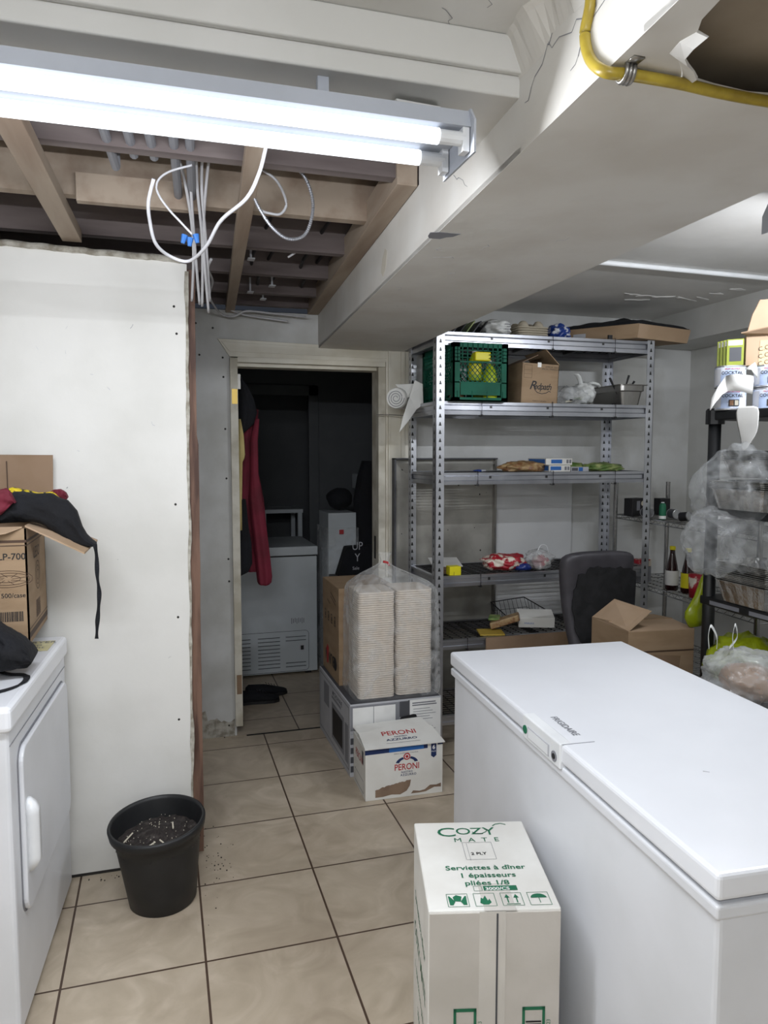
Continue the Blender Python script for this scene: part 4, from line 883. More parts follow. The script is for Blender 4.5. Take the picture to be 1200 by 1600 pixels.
pYv = (pf(0, yC, ph + 0.030) - pf(0, -0.012, ph + 0.005)).normalized(); fo_ = pf(0, -0.012, ph + 0.0096)
text(pe, 'PERONI', 0.048, fo_ + pX * pw * 0.5 + pYv * 0.108, pX, pYv, M['inkr'], sx=1.0, bold=0.01)
text(pe, 'NASTRO', 0.013, fo_ + pX * pw * 0.5 + pYv * 0.077, pX, pYv, M['inkn'], sx=1.2, bold=0.02)
text(pe, 'AZZURRO', 0.022, fo_ + pX * pw * 0.5 + pYv * 0.055, pX, pYv, M['inkn'], sx=1.4, bold=0.02)
marks(pe, 'printed_rule', [(pw * 0.28, 0.028, pw * 0.72, 0.030)], fo_, pX, pYv, M['inkgr'])
marks(pe, 'emblem_seal', arc(pw * 0.5, 0.155, 0.012, 0.02, 0, 2 * PI, 20), fo_ + Vector((0, 0, 0.0)), pX, (pf(0, pl, ph + 0.022) - pf(0, yC, ph + 0.022)).normalized(), M['inkr'], lift=-0.0)
tr_ = [(0.045, 0.012)] + [(0.045 + 0.165 * i / 24, 0.046 + 0.032 * (i / 24) ** 0.8 + 0.006 * nz((i * 0.7, 0, 0), 1, 3)) for i in range(25)] + [(0.205, 0.05), (0.19, 0.028), (0.16, 0.014), (0.12, 0.018), (0.08, 0.012)]
marks(pe, 'torn_patch', [tr_, [(0.21, 0.012), (0.22, 0.025), (0.25, 0.020), (0.275, 0.024), (0.30, 0.042), (0.33, 0.040), (0.352, 0.046), (0.352, 0.028), (0.32, 0.03), (0.28, 0.014), (0.25, 0.012)]], pFo, pX, FZ_, M['torn'])
pl_ = pT.to_3x3() @ Vector((0, -1, 0)); text(pe, 'PERONI', 0.05, pf(0, pl / 2, 0.16), pl_, FZ_, M['inkr'], sx=0.8, bold=0.005)
marks(pe, 'printed_box', rect_line(0.03, 0.02, 0.2, 0.075, 0.003), pf(0, pl, 0), pl_, FZ_, M['inkgr']); marks(pe, 'printed_box', [(0.17, 0.15, 0.2, 0.21)], pf(0, pl, 0), pl_, FZ_, M['grey'])

# ================================================================== BUNN carton
bT = Matrix.Translation(Vector((0.838, 3.60, mh + 0.0012))) @ Matrix.Rotation(0.0, 4, 'Z')
bw, bl, bh = 0.30, 0.385, 0.50
bu = thing('brown_carton', 'brown carton printed BUNN upside down, on the microwave carton in the doorway', 'box', bT @ Vector((bw / 2, bl / 2, 0)))
obj('carton_body', bx((0, 0, 0), (bw, bl, bh), bT), M['card'], bu, bevel=0.003)
lfo = bT @ Vector((0, bl, 0)); lxx = Vector((0, -1, 0))
text(bu, 'BUNN', 0.085, lfo + lxx * 0.175 + Vector((0, 0, 0.095)), -lxx, -Vector((0, 0, 1)), M['inkb'], bold=0.02, sx=0.9)
marks(bu, 'red_mark', [[(0.10, 0.05), (0.14, 0.05), (0.145, 0.11), (0.155, 0.14), (0.12, 0.155), (0.085, 0.12), (0.10, 0.11)]], lfo, lxx, FZ_, M['inkr'], lift=0.001)
marks(bu, 'round_logo', [circ(0.30, 0.09, 0.036)], lfo, lxx, FZ_, M['inkb'])
for k in range(4): marks(bu, 'handling_icon', rect_line(0.06 + 0.075 * k, 0.29, 0.085 + 0.075 * k, 0.335, 0.005) + [(0.068 + 0.075 * k, 0.30, 0.078 + 0.075 * k, 0.32)], lfo, lxx, FZ_, M['inkb'])
marks(bu, 'small_print', line2([(0.2, 0.45), (0.32, 0.42)], 0.008) + line2([(0.2, 0.43), (0.32, 0.40)], 0.006) + line2([(0.12, 0.40), (0.19, 0.385)], 0.006), lfo, lxx, FZ_, M['inkbr'])

# ================================================================== FOAM CONTAINERS IN A BAG
_O = 'first second third fourth fifth sixth seventh eighth ninth tenth eleventh twelfth thirteenth fourteenth fifteenth sixteenth seventeenth eighteenth nineteenth'.split()
def ordw(n):
    if n < 20: return _O[n - 1]
    t, u = divmod(n, 10); T_ = {2: 'twent', 3: 'thirt', 4: 'fort'}[t]
    return T_ + 'ieth' if u == 0 else T_ + 'y-' + _O[u - 1]
def foam_one(label, group, cx, cy, z, w, d):
    b = BM(); r0 = rr_rect(cx - w / 2, cx + w / 2, cy - d / 2, cy + d / 2, 0.022, 4); r1 = rr_rect(cx - w / 2 + .004, cx + w / 2 - .004, cy - d / 2 + .004, cy + d / 2 - .004, 0.02, 4)
    loft(b, [[(x, y, z) for x, y in r1], [(x, y, z + 0.002) for x, y in r0], [(x, y, z + 0.009) for x, y in r0], [(x, y, z + 0.0104) for x, y in r1]])
    o = obj('foam_container', b, M['foam'], label=label, cat='food container', group=group, smooth=False); return o
zb = mh + 0.004; pitch_ = 0.0108
for sx_, side, cy_, nn in ((0.968, 'left', 3.46, 48), (1.163, 'right', 3.47, 48)):
    f0 = foam_one('white foam food container at the very bottom of the %s stack in the clear bag' % side, 'foam containers, %s stack' % side, sx_, cy_, zb, 0.182, 0.21)
    for k in range(1, nn):
        c = f0.copy(); COL.objects.link(c); c.location.z = f0.location.z + k * pitch_
        c.location.x += 0.003 * nz((k, 0, 0), 0.15, 1) + 0.0004 * (k % 2); c.location.y += 0.004 * nz((k, 5, 0), 0.13, 1); c['label'] = 'white foam food container, %s from the bottom of the %s stack in the clear bag' % (ordw(k + 1), side)
bm = BM(); rings = []; zt = zb + 48 * pitch_
lv = [(zb - 0.001, 1.02), (zb + 0.02, 1.06), (zb + 0.1, 1.05), (zb + 0.2, 1.03), (zb + 0.3, 1.03), (zb + 0.4, 1.02), (zt - 0.02, 1.01), (zt + 0.02, 0.93), (zt + 0.05, 0.70), (zt + 0.08, 0.40), (zt + 0.11, 0.16), (zt + 0.13, 0.07), (zt + 0.15, 0.10), (zt + 0.175, 0.15)]
for i, (z, s) in enumerate(lv):
    rr_ = rr_rect(-0.21 * s, 0.22 * s, -0.125 * s, 0.13 * s, 0.04 * s, 8); t = max(0, (z - zt) / 0.11)
    ring = []
    for j, (x, y) in enumerate(rr_):
        pn = 1 + (0.02 if t == 0 else 0.12) * nz((j * 0.7, i * 0.8, 0), 1.0, 4); ring.append((1.068 + x * pn - 0.03 * min(1, t), 3.465 + y * pn, z + (0.014 * nz((j * 0.9, i, 3), 1, 6) if t > 0 else 0)))
    rings.append(ring)
loft(bm, rings, cap=False); obj('clear_bag', bm, M['film'], smooth=True, label='clear plastic bag gathered at the top round two stacks of foam containers', cat='plastic bag', subd=1)
bm = BM(); tube(bm, [(1.028, 3.452, zt + 0.13), (1.05, 3.452, zt + 0.125), (1.06, 3.46, zt + 0.11)], 0.006, 8); obj('red_twist_tie', bm, M['inkr'], label='red tie round the neck of the clear bag of foam containers', cat='twist tie')

# ================================================================== STEEL SHELF UNIT
SY0, SY1, SX0, SX1 = 3.46, 3.885, 1.302, 2.553
sh = thing('steel_shelf', 'galvanised steel shelving unit with slotted posts and wire decks', 'shelf', ((SX0 + SX1) / 2, (SY0 + SY1) / 2, 0))
PWD = 0.045; ZS = [(2.065, 2.13), (1.725, 1.79), (1.375, 1.435), (0.858, 0.913), (0.535, 0.583), (0.14, 0.19)]
for (x, y, sx, sy) in ((SX0, SY0, 1, 1), (SX1, SY0, -1, 1), (SX0, SY1, 1, -1), (SX1, SY1, -1, -1)):
    bm = BM(); xa, xb = sorted((x, x + sx * PWD)); ya, yb_ = sorted((y, y + sy * 0.002)); box(bm, (xa, ya, 0), (xb, yb_, 2.135))
    xa, xb = sorted((x, x + sx * 0.002)); ya, yb_ = sorted((y, y + sy * PWD)); box(bm, (xa, ya, 0), (xb, yb_, 2.135))
    obj('post', bm, M['slot'], sh, origin=(x + sx * PWD / 2, y + sy * PWD / 2, 0))
def beam_prof(bm, p0, p1, inn, z0, z1):
    """stepped Z-shaped rail along p0-p1, stepping inwards along inn"""
    h = z1 - z0; pr = [(0, 0), (0.002, 0), (0.002, h * 0.26), (0.008, h * 0.34), (0.008, h * 0.62), (0.002, h * 0.72), (0.002, h - 0.003), (0.02, h - 0.003), (0.02, h), (0, h)]
    pr = [(0.001, 0), (0.013, 0), (0.013, 0.002), (0.003, 0.002), (0.003, h * 0.28), (0.010, h * 0.36), (0.010, h * 0.7), (0.003, h * 0.80), (0.003, h - 0.002), (0.02, h - 0.002), (0.02, h), (0.0, h), (0, h * 0.78), (0.007, h * 0.68), (0.007, h * 0.38), (0, h * 0.30)]
    inn = Vector(inn); loft(bm, [[Vector(p) + inn * a + Vector((0, 0, z0 + b)) for a, b in pr] for p in (p0, p1)])
for li, (z0, z1) in enumerate(ZS):
    yi0, yi1 = SY0 + 0.003, SY1 - 0.003
    x1f = SX1 if li != 3 else SX1
    bm = BM(); beam_prof(bm, (SX0 + 0.012, yi0, 0), (SX1 - 0.012, yi0, 0), (0, 1, 0), z0, z1); obj('front_rail', bm, M['galv'], sh)
    bm = BM(); beam_prof(bm, (SX0 + 0.012, yi1, 0), (SX1 - 0.012, yi1, 0), (0, -1, 0), z0, z1); obj('back_rail', bm, M['galv'], sh)
    for xx, s in ((SX0 + 0.003, 1), (SX1 - 0.003, -1)):
        bm = BM(); beam_prof(bm, (xx, yi0 + 0.012, 0), (xx, yi1 - 0.012, 0), (s, 0, 0), z0, z1); obj('side_rail', bm, M['galv'], sh)
    bm = BM(); n = 24
    for k in range(n + 1):
        x = SX0 + 0.03 + (SX1 - SX0 - 0.06) * k / n; box(bm, (x - 0.0018, yi0 + 0.008, z1 - 0.014), (x + 0.0018, yi1 - 0.008, z1 - 0.0105))
    for k in range(13):
        y = yi0 + 0.02 + (yi1 - yi0 - 0.04) * k / 12; box(bm, (SX0 + 0.01, y - 0.0018, z1 - 0.0105), (SX1 - 0.01, y + 0.0018, z1 - 0.007))
    for k in range(3):
        x = SX0 + 0.3 + 0.32 * k; box(bm, (x - 0.006, yi0 + 0.005, z1 - 0.03), (x + 0.006, yi1 - 0.005, z1 - 0.014))
    obj('wire_deck', bm, M['wire'], sh)
    for px in {0: (861, 957), 1: (752, 862, 960), 2: (747, 865, 962), 3: (753,), 4: (733,), 5: ()}[li]:
        x = PY(px, 700, SY0).x; bm = BM()
        tube(bm, [(x, SY0 - 0.003, z0 - 0.006), (x, SY0 - 0.003, z1 + 0.006), (x, SY0 + 0.03, z1 + 0.006), (x, SY0 + 0.03, z0 - 0.006), (x, SY0 - 0.003, z0 - 0.006)], 0.0022, 6)
        box(bm, (x - 0.004, SY0 - 0.008, z0 - 0.008), (x + 0.004, SY0 - 0.002, z0 + 0.002)); obj('cable_tie', bm, M['inkb'], sh)
Z1, Z2, Z3, Z4, Z5 = 2.131, 1.7905, 1.4355, 0.9135, 0.5835

# ---- milk crate
def crate():
    x0, x1, y0, y1, z0, z1 = 1.378, 1.672, 3.425, 3.875, Z2, Z2 + 0.285
    t = thing('milk_crate', 'green plastic milk crate of bottles on the second shelf', 'crate', ((x0 + x1) / 2, (y0 + y1) / 2, z0))
    th = 0.008
    def panel(org, xa, za, nn, L):
        bm = BM(); H = z1 - z0; R = Matrix((( xa[0], nn[0], 0, org[0]), (xa[1], nn[1], 0, org[1]), (0, 0, 1, org[2]), (0, 0, 0, 1)))
        def b(a0, h0, a1, h1, d=th, d0=0): box(bm, (a0, d0, h0), (a1, d, h1), R)
        b(0, 0, L, 0.018); b(0, H * 0.92, L, H); b(0, 0, 0.035, H); b(L - 0.035, 0, L, H)
        b(0.04, 0.03, L - 0.04, H * 0.31, 0.005, 0.002); b(0, H * 0.31, L, H * 0.33)
        hx0, hx1 = L * 0.32, L * 0.66
        b(0, H * 0.66, L, H * 0.685); 
        for k in range(int(L / 0.027)):
            a = 0.02 + k * 0.027
            if a > L - 0.02: break
            inside = hx0 - 0.005 < a < hx1 + 0.005
            b(a, H * 0.86 if inside else H * 0.68, a + 0.004, H)
            b(a - 0.0, 0.01, a + 0.003, 0.05) if k % 3 == 0 else None
        for h in (0.74, 0.80, 0.86): 
            b(0, H * h, hx0, H * h + 0.003); b(hx1, H * h, L, H * h + 0.003)
        b(hx0, H * 0.86, hx1, H * 0.875)
        # diagonal lattice
        zl, zh = H * 0.33, H * 0.665; n = int(L / 0.026)
        for k in range(-6, n + 6):
            for s in (1, -1):
                a0 = k * 0.026; a1 = a0 + s * (zh - zl) * 0.9
                pa, pb = (a0, zl), (a1, zh)
                if min(a0, a1) < 0.02 or max(a0, a1) > L - 0.02:
                    if a0 < 0.02 and a1 < 0.02 or a0 > L - .02 and a1 > L - .02: continue
                    def cl(p, q, lim): f = (lim - p[0]) / (q[0] - p[0]); return (lim, p[1] + (q[1] - p[1]) * f)
                    for lim, side in ((0.02, 1), (L - 0.02, -1)):
                        if (pa[0] - lim) * side < 0: pa = cl(pa, pb, lim)
                        if (pb[0] - lim) * side < 0: pb = cl(pb, pa, lim)
                d = Vector((pb[0] - pa[0], 0, pb[1] - pa[1]));
                if d.length < 0.004: continue
                nv = Vector((-d.z, 0, d.x)).normalized() * 0.0014
                P = [R @ Vector((pa[0] - nv.x, 0.002, pa[1] - nv.z)), R @ Vector((pa[0] + nv.x, 0.002, pa[1] + nv.z)), R @ Vector((pb[0] + nv.x, 0.002, pb[1] + nv.z)), R @ Vector((pb[0] - nv.x, 0.002, pb[1] - nv.z))]
                prism(bm, P, R.to_3x3() @ Vector((0, 0.004, 0)))
        for h in (0.12, 0.5): b(0.006, H * h, 0.03, H * h + 0.003, th + .001, -.001)
        return bm
    obj('side_panel', panel((x0, y0, z0), (1, 0), 1, (0, 1), x1 - x0), M['green'], t)
    obj('side_panel', panel((x0, y1, z0), (1, 0), 1, (0, -1), x1 - x0), M['green'], t)
    obj('side_panel', panel((x0, y0, z0), (0, 1), 1, (1, 0), y1 - y0), M['green'], t)
    obj('side_panel', panel((x1, y0, z0), (0, 1), 1, (-1, 0), y1 - y0), M['green'], t)
    obj('floor_panel', bx((x0, y0, z0), (x1, y1, z0 + 0.006)), M['green'], t)
crate()
def bottle(label, x, y, z, r, h, body, cap, labm=None, cat='bottle', group=None, name='bottle', neck=0.35, labz=(0.2, 0.55)):
    t = thing(name, label, cat, (x, y, z), group)
    bm = BM(); lathe(bm, [(r * 0.92, 0), (r, 0.006), (r, h * (1 - neck - 0.1)), (r * 0.8, h * (1 - neck * 0.75)), (r * 0.42, h * (1 - neck * 0.3)), (r * 0.36, h * 0.93)], (x, y, z), 20); obj('glass_body', bm, body, t, smooth=True)
    bm = BM(); lathe(bm, [(r * 0.45, h * 0.92), (r * 0.46, h * 0.99), (r * 0.4, h)], (x, y, z), 16); obj('cap', bm, cap, t)
    if labm:
        bm = BM(); lathe(bm, [(r * 1.02, h * labz[0]), (r * 1.02, h * labz[1])], (x, y, z), 20, cap0=False, cap1=False); obj('bottle_label', bm, labm, t, smooth=True)
    return t
bottle('squat jar of lime sauce with white cap lying high in the crate', 1.52, 3.49, Z2 + 0.105, 0.034, 0.15, M['lime'], M['plas'], M['yel'], 'bottle', 'bottles in the milk crate')
for k, (x, y, mm, cc, lb) in enumerate([(1.60, 3.48, 'lime', 'plas', 'lime-green bottle at the front right of the milk crate'), (1.43, 3.5, 'brownpk', 'lgrey', 'brown jar at the front left of the milk crate'), (1.46, 3.6, 'glassd', 'plas', 'dark bottle behind the brown jar in the milk crate'), (1.60, 3.62, 'lime', 'yel', 'lime-green bottle in the second row of the milk crate'), (1.52, 3.75, 'tissue', 'plas', 'white bottle at the back of the milk crate')]):
    bottle(lb, x, y, Z2 + 0.007, 0.036, 0.10 if k == 1 else 0.2, M[mm], M[cc], None, 'bottle', 'bottles in the milk crate')
bmx = bx((1.50, 3.437, Z2 + 0.2), (1.585, 3.47, Z2 + 0.245)); obj('yellow_packet', bmx, M['yel'], label='yellow packet showing through the handhold of the milk crate', cat='packet', bevel=0.006)
# items above crate: bag bundle on the top shelf
bm = blob((1.655, 3.56, Z1 + 0.036), (0.085, 0.09, 0.046), 0.25, 2.5, 4, 4, flat=0.035, ridge=0.3); tb = obj('plastic_bag', bm, M['filmt'], smooth=True, label='white plastic bag with printed lines on the top shelf above the crate', cat='plastic bag')
marks(tb, 'small_print', [(0.0 + 0.012 * (j % 2), 0.012 * j, 0.03, 0.012 * j + 0.004) for j in range(5)], Vector((1.67, 3.465, Z1 + 0.0)) , FX, FZ_, M['inkgr'])
# dark flat packs leaning
for k in range(5):
    T = Matrix.Translation(Vector((1.40 + 0.035 * k, 3.5, Z1))) @ Matrix.Rotation(math.radians(38), 4, 'Y')
    obj('dark_pouch', bx((0, 0, 0), (0.006, 0.2, 0.085), T), [M['grey'], M['inkb'], M['greenpk'], M['grey'], M['inkb']][k], label=['dark pouch at the far left of the leaning row on the top shelf', 'black pouch, second in the leaning row on the top shelf', 'green-edged pouch in the middle of the leaning row on the top shelf', 'dark grey pouch, fourth in the leaning row on the top shelf', 'black pouch beside the white bag in the leaning row'][k], cat='pouch', group='leaning pouches on the top shelf', bevel=0.002)
# pulp cup carriers
def carrier(z, lab, peaks):
    t = thing('cup_carrier', lab, 'cup carrier', (1.845, 3.57, z), 'cup carriers on the top shelf')
    b = BM(); r0 = rr_rect(1.755, 1.935, 3.48, 3.66, 0.03, 5); r1 = rr_rect(1.765, 1.925, 3.49, 3.65, 0.03, 5); loft(b, [[(x, y, z) for x, y in r1], [(x, y, z + 0.006) for x, y in r0], [(x, y, z + 0.011) for x, y in r0], [(x, y, z + 0.013) for x, y in r1]]); obj('tray', b, M['pulp'], t)
    if peaks:
        for x, y in ((1.80, 3.52), (1.885, 3.52), (1.80, 3.61), (1.885, 3.61)):
            b = BM(); lathe(b, [(0.032, 0.01), (0.024, 0.03), (0.014, 0.042), (0.006, 0.044)], (x, y, z), 14); obj('cup_peak', b, M['pulp'], t, smooth=True)
for k in range(4): carrier(Z1 + 0.001 + 0.012 * k, ['grey pulp cup carrier at the bottom of the top-shelf stack', 'pulp cup carrier second from the bottom of the top-shelf stack', 'pulp cup carrier just under the peaked top one', 'grey pulp cup carrier with raised peaks topping the stack'][k], k == 3)
obj('crumpled_pulp', blob((1.742, 3.62, Z1 + 0.018), (0.035, 0.05, 0.022), 0.5, 3, 9, 3, flat=0.017), M['pulp'], smooth=True, label='crushed pulp scrap left of the cup carriers on the top shelf', cat='scrap')
bm = blob((2.03, 3.57, Z1 + 0.028), (0.065, 0.07, 0.05), 0.4, 2.5, 21, 4, flat=0.027, ridge=0.35); obj('snack_bag', bm, M['bluepk'], smooth=True, label='crinkled blue and silver food bag on the top shelf', cat='food bag')
# tray box with black cloth
tray = thing('tray_carton', 'shallow brown carton with black cloth overhanging the right of the top shelf', 'box', (2.47, 3.55, Z1 + 0.004))
P0 = Vector((2.40, 3.40, Z1 + 0.004)); Pl = Vector((2.13, 3.74, Z1 + 0.004)); Pr = Vector((2.79, 3.50, Z1 + 0.004)); Pb = Pl + Pr - P0; hh_ = 0.072
def wallp(a, b, flare=0.012): 
    b_ = BM(); n_ = (b - a).cross(Vector((0, 0, 1))).normalized(); prism(b_, [a, b, b + Vector((0, 0, hh_)) + n_ * flare + (b - a).normalized() * flare, a + Vector((0, 0, hh_)) + n_ * flare - (b - a).normalized() * flare * .5], -n_ * 0.004); return b_
obj('left_wall', wallp(Pl, P0), M['card'], tray); obj('front_wall', wallp(P0, Pr), M['card2'], tray); obj('right_wall', wallp(Pr, Pb), M['card'], tray); obj('back_wall', wallp(Pb, Pl), M['card'], tray)
bm = BM(); prism(bm, [Pl, P0, Pr, Pb], (0, 0, 0.003)); obj('bottom', bm, M['card'], tray)
bm = BM(); K = 22; rows = []
for i in range(K + 1):
    for j in range(K + 1): pass
g = [[None] * (K + 1) for _ in range(K + 1)]
for i in range(K + 1):
    for j in range(K + 1):
        u, v = i / K, j / K; p = P0 + (Pr - P0) * (u * 1.03 - 0.01) + (Pl - P0) * (v * 1.04 - 0.01)
        e = min(u, 1 - u, v, 1 - v) * 2
        z = Z1 + 0.079 + 0.05 * (e ** 0.6) + 0.03 * e * abs(nz((u, v, 0), 4, 7)); g[i][j] = bm.verts.new((p.x, p.y, min(z, ZC - 0.003)))
for i in range(K):
    for j in range(K): bm.faces.new((g[i][j], g[i + 1][j], g[i + 1][j + 1], g[i][j + 1]))
obj('black_cloth', bm, M['black'], smooth=True, label='black cloth bulging out of the shallow carton on the top shelf', cat='cloth', solid=0.006)
lpn = (P0 - Pl).normalized(); marks(tray, 'sticker', [(0.09, 0.022, 0.16, 0.044)], Pl + (P0 - Pl).cross(Vector((0, 0, 1))).normalized() * 0.009, lpn, FZ_, M['lgrey'], lift=0.002)
obj('tape_scrap', bx((2.262, 3.452, Z1 + 0.0), (2.285, 3.462, Z1 + 0.02)), M['inkb'], label='black clip on the front rim of the top shelf under the shallow carton', cat='clip')

# Redpath carton
rT = Matrix.Translation(Vector((1.768, 3.475, Z2))) @ Matrix.Rotation(math.radians(-3), 4, 'Z') @ Matrix.Rotation(math.radians(2.5), 4, 'Y')
rw, rl, rh = 0.205, 0.27, 0.205
rp = thing('sugar_carton', 'open brown Redpath carton leaning beside the green crate', 'box', rT @ Vector((rw / 2, rl / 2, 0)))
for nm, a, b in (('front_wall', (0, 0, 0), (rw, .004, rh)), ('back_wall', (0, rl - .004, 0), (rw, rl, rh)), ('left_wall', (0, 0, 0), (.004, rl, rh)), ('right_wall', (rw - .004, 0, 0), (rw, rl, rh)), ('bottom', (0, 0, 0), (rw, rl, .004))):
    obj(nm, bx(a, b, rT), M['card'], rp)
def rp3(x, y, z): return rT @ Vector((x, y, z))
bm = BM(); prism(bm, [rp3(0, 0.0, rh), rp3(0, rl, rh), rp3(0.095, rl, rh + 0.045), rp3(0.095, 0.02, rh + 0.045)], rT.to_3x3() @ Vector((0, 0, .003))); obj('left_flap', bm, M['cardd'], rp)
bm = BM(); prism(bm, [rp3(rw, 0.0, rh), rp3(rw, rl, rh), rp3(rw - 0.075, rl, rh + 0.075), rp3(rw - 0.075, 0.01, rh + 0.075)], rT.to_3x3() @ Vector((0.002, 0, .003))); obj('right_flap', bm, M['card'], rp)
rX = rT.to_3x3() @ Vector((1, 0, 0)); rZ = rT.to_3x3() @ Vector((0, 0, 1)); rFo = rp3(0, 0, 0)
text(rp, 'R', 0.062, rp3(0.062, 0, 0.092), rX, rZ, M['inkb'], shear=0.35, bold=0.012)
text(rp, 'edpath', 0.046, rp3(0.118, 0, 0.088), rX, rZ, M['inkb'], shear=0.3, bold=0.012, sx=0.85, spacing=0.9)
marks(rp, 'lettering', line2([(0.075, 0.072), (0.09, 0.058), (0.115, 0.053), (0.14, 0.058), (0.155, 0.068), (0.165, 0.064)], 0.0035), rFo, rX, rZ, M['inkb'])
text(rp, 'APPROX. 22KG\nSPECIAL GRANULATED', 0.011, rp3(0.165, 0, 0.185), rX, rZ, M['inkb']); text(rp, 'MADE IN CANADA', 0.009, rp3(0.105, 0, 0.014), rX, rZ, M['inkb'])
marks(rp, 'printed_table', rect_line(0.012, 0.13, 0.055, 0.195, 0.0012) + line2([(0.012, 0.15), (0.055, 0.15)], 0.001) + line2([(0.012, 0.17), (0.055, 0.17)], 0.001), rFo, rX, rZ, M['inkbr'])
obj('tape', bx((0.085, -0.001, rh - 0.018), (0.105, 0.005, rh + 0.006), rT), M['inkw'], rp)
# bags, produce
obj('plastic_bag', blob((2.13, 3.60, Z2 + 0.045), (0.10, 0.11, 0.055), 0.3, 2.4, 31, 4, flat=0.044, ridge=0.3), M['filmw'], smooth=True, label='clear bag of cutlery lying beside the Redpath carton', cat='plastic bag')
kb = blob((2.20, 3.58, Z2 + 0.062), (0.06, 0.07, 0.06), 0.25, 2.5, 33, 4, flat=0.06, ridge=0.2); tb = thing('plastic_bag', 'knotted white plastic bag beside the steel pan', 'plastic bag', (2.20, 3.58, Z2)); obj('bag_body', kb, M['filmt'], tb, smooth=True)
bm = BM(); loft(bm, [[(2.17 + 0.012 * math.cos(a) + s[0], 3.57 + 0.01 * math.sin(a) * s[2], Z2 + s[1]) for a in [2 * PI * j / 10 for j in range(10)]] for s in ((0.01, 0.10, 1), (0, 0.13, 1.4), (-0.012, 0.155, 1.8), (-0.025, 0.165, 2))]); obj('knot_ear', bm, M['filmt'], tb, smooth=True)
bm = BM(); loft(bm, [[(2.20 + s[0], 3.57 + 0.02 * math.cos(a), Z2 + s[1] + 0.01 * math.sin(a)) for a in [2 * PI * j / 10 for j in range(10)]] for s in ((0.0, 0.11, 1), (0.04, 0.122, 1.4), (0.075, 0.115, 1.8), (0.085, 0.105, 2))]); obj('knot_ear', bm, M['filmt'], tb, smooth=True)
for k in range(4): obj('kitchen_utensil', tube(BM(), [(2.04 + 0.03 * k, 3.49 + 0.01 * k, Z2 + 0.012 + 0.01 * k), (2.17 + 0.02 * k, 3.56, Z2 + 0.03)], 0.004, 6), [M['pale'], M['inkb'], M['greenpk'], M['pale']][k], label=['pale wooden stick lowest in the clear cutlery bag', 'black-handled utensil in the clear cutlery bag', 'green-handled utensil in the clear cutlery bag', 'pale stick uppermost in the clear cutlery bag'][k], cat='utensil')
# steam pan
sp_t = thing('steel_pan', 'deep stainless steel pan with utensils at the right of the second shelf', 'pan', (2.43, 3.6, Z2))
bm = BM(); R0 = rr_rect(2.365, 2.475, 3.47, 3.75, 0.02, 5); R1 = rr_rect(2.347, 2.500, 3.455, 3.765, 0.025, 5); R2 = rr_rect(2.335, 2.512, 3.44, 3.78, 0.02, 5)
loft(bm, [[(x, y, Z2 + 0.0) for x, y in R0], [(x, y, Z2 + 0.07) for x, y in rr_rect(2.353, 2.488, 3.46, 3.76, 0.022, 5)], [(x, y, Z2 + 0.075) for x, y in R1], [(x, y, Z2 + 0.105) for x, y in R1], [(x, y, Z2 + 0.108) for x, y in R2], [(x, y, Z2 + 0.105) for x, y in R2]], cap=False); bm.faces.new(bm.verts[0:len(R0)]) if False else None
obj('pan_wall', bm, M['steel'], sp_t, smooth=False, bevel=0.001); obj('pan_floor', bx((2.37, 3.48, Z2 + 0.001), (2.47, 3.74, Z2 + 0.003)), M['steel'], sp_t)
for k, (a, b) in enumerate((((2.37, 3.52, Z2 + .05), (2.345, 3.56, Z2 + .15)), ((2.36, 3.5, Z2 + .05), (2.335, 3.54, Z2 + .145)), ((2.39, 3.5, Z2 + .05), (2.425, 3.5, Z2 + .16)), ((2.42, 3.52, Z2 + .06), (2.46, 3.5, Z2 + .13)), ((2.44, 3.6, Z2 + .06), (2.48, 3.56, Z2 + .12)))):
    obj('kitchen_utensil', tube(BM(), [a, b], [0.003, 0.006], 8), M['inkb'], label=['black utensil handle at the left rim of the steel pan', 'outermost black handle left of the steel pan rim', 'tall thin black handle rising from the middle of the steel pan', 'black handle leaning right in the steel pan', 'short black handle at the back of the steel pan'][k], cat='utensil', group='utensils in the steel pan')
# L3
obj('noodle_bag', blob((1.845, 3.58, Z3 + 0.022), (0.135, 0.08, 0.034), 0.25, 2.5, 41, 4, flat=0.02, ridge=0.2), M['brownpk'], smooth=True, label='long brown food packet lying on the third shelf', cat='food bag')
obj('small_packet', blob((1.60, 3.60, Z3 + 0.006), (0.035, 0.03, 0.007), 0.3, 3, 42, 3, flat=0.005), M['bluepk'], smooth=True, label='flat blue packet left of the brown food packet, third shelf', cat='packet')
for k, (x, z, w) in enumerate(((1.955, Z3, 0.125), (1.935, Z3 + 0.036, 0.155))):
    t = thing('glove_box', ['white box with blue panel under the other on the third shelf', 'white box with blue panel stacked on top, third shelf'][k], 'box', (x + w / 2, 3.6, z), 'blue and white boxes on the third shelf')
    if k: x += 0.0
    obj('carton_body', bx((x, 3.50, z), (x + w, 3.70, z + 0.034)), M['wcard'], t, bevel=0.001)
    marks(t, 'blue_panel', [(0.006 if not k else 0.03, 0.008, 0.07 if not k else 0.095, 0.028)], (x, 3.50, z), FX, FZ_, M['inkblue']); marks(t, 'grey_panel', [(w - 0.035, 0.008, w - 0.022, 0.027), (w - 0.018, 0.008, w - 0.006, 0.027)], (x, 3.50, z), FX, FZ_, M['inkgr'])
    marks(t, 'blue_panel', [(0.01, 0.006, 0.19, 0.03)], (x, 3.70, z), (0, -1, 0), FZ_, M['inkblue'])
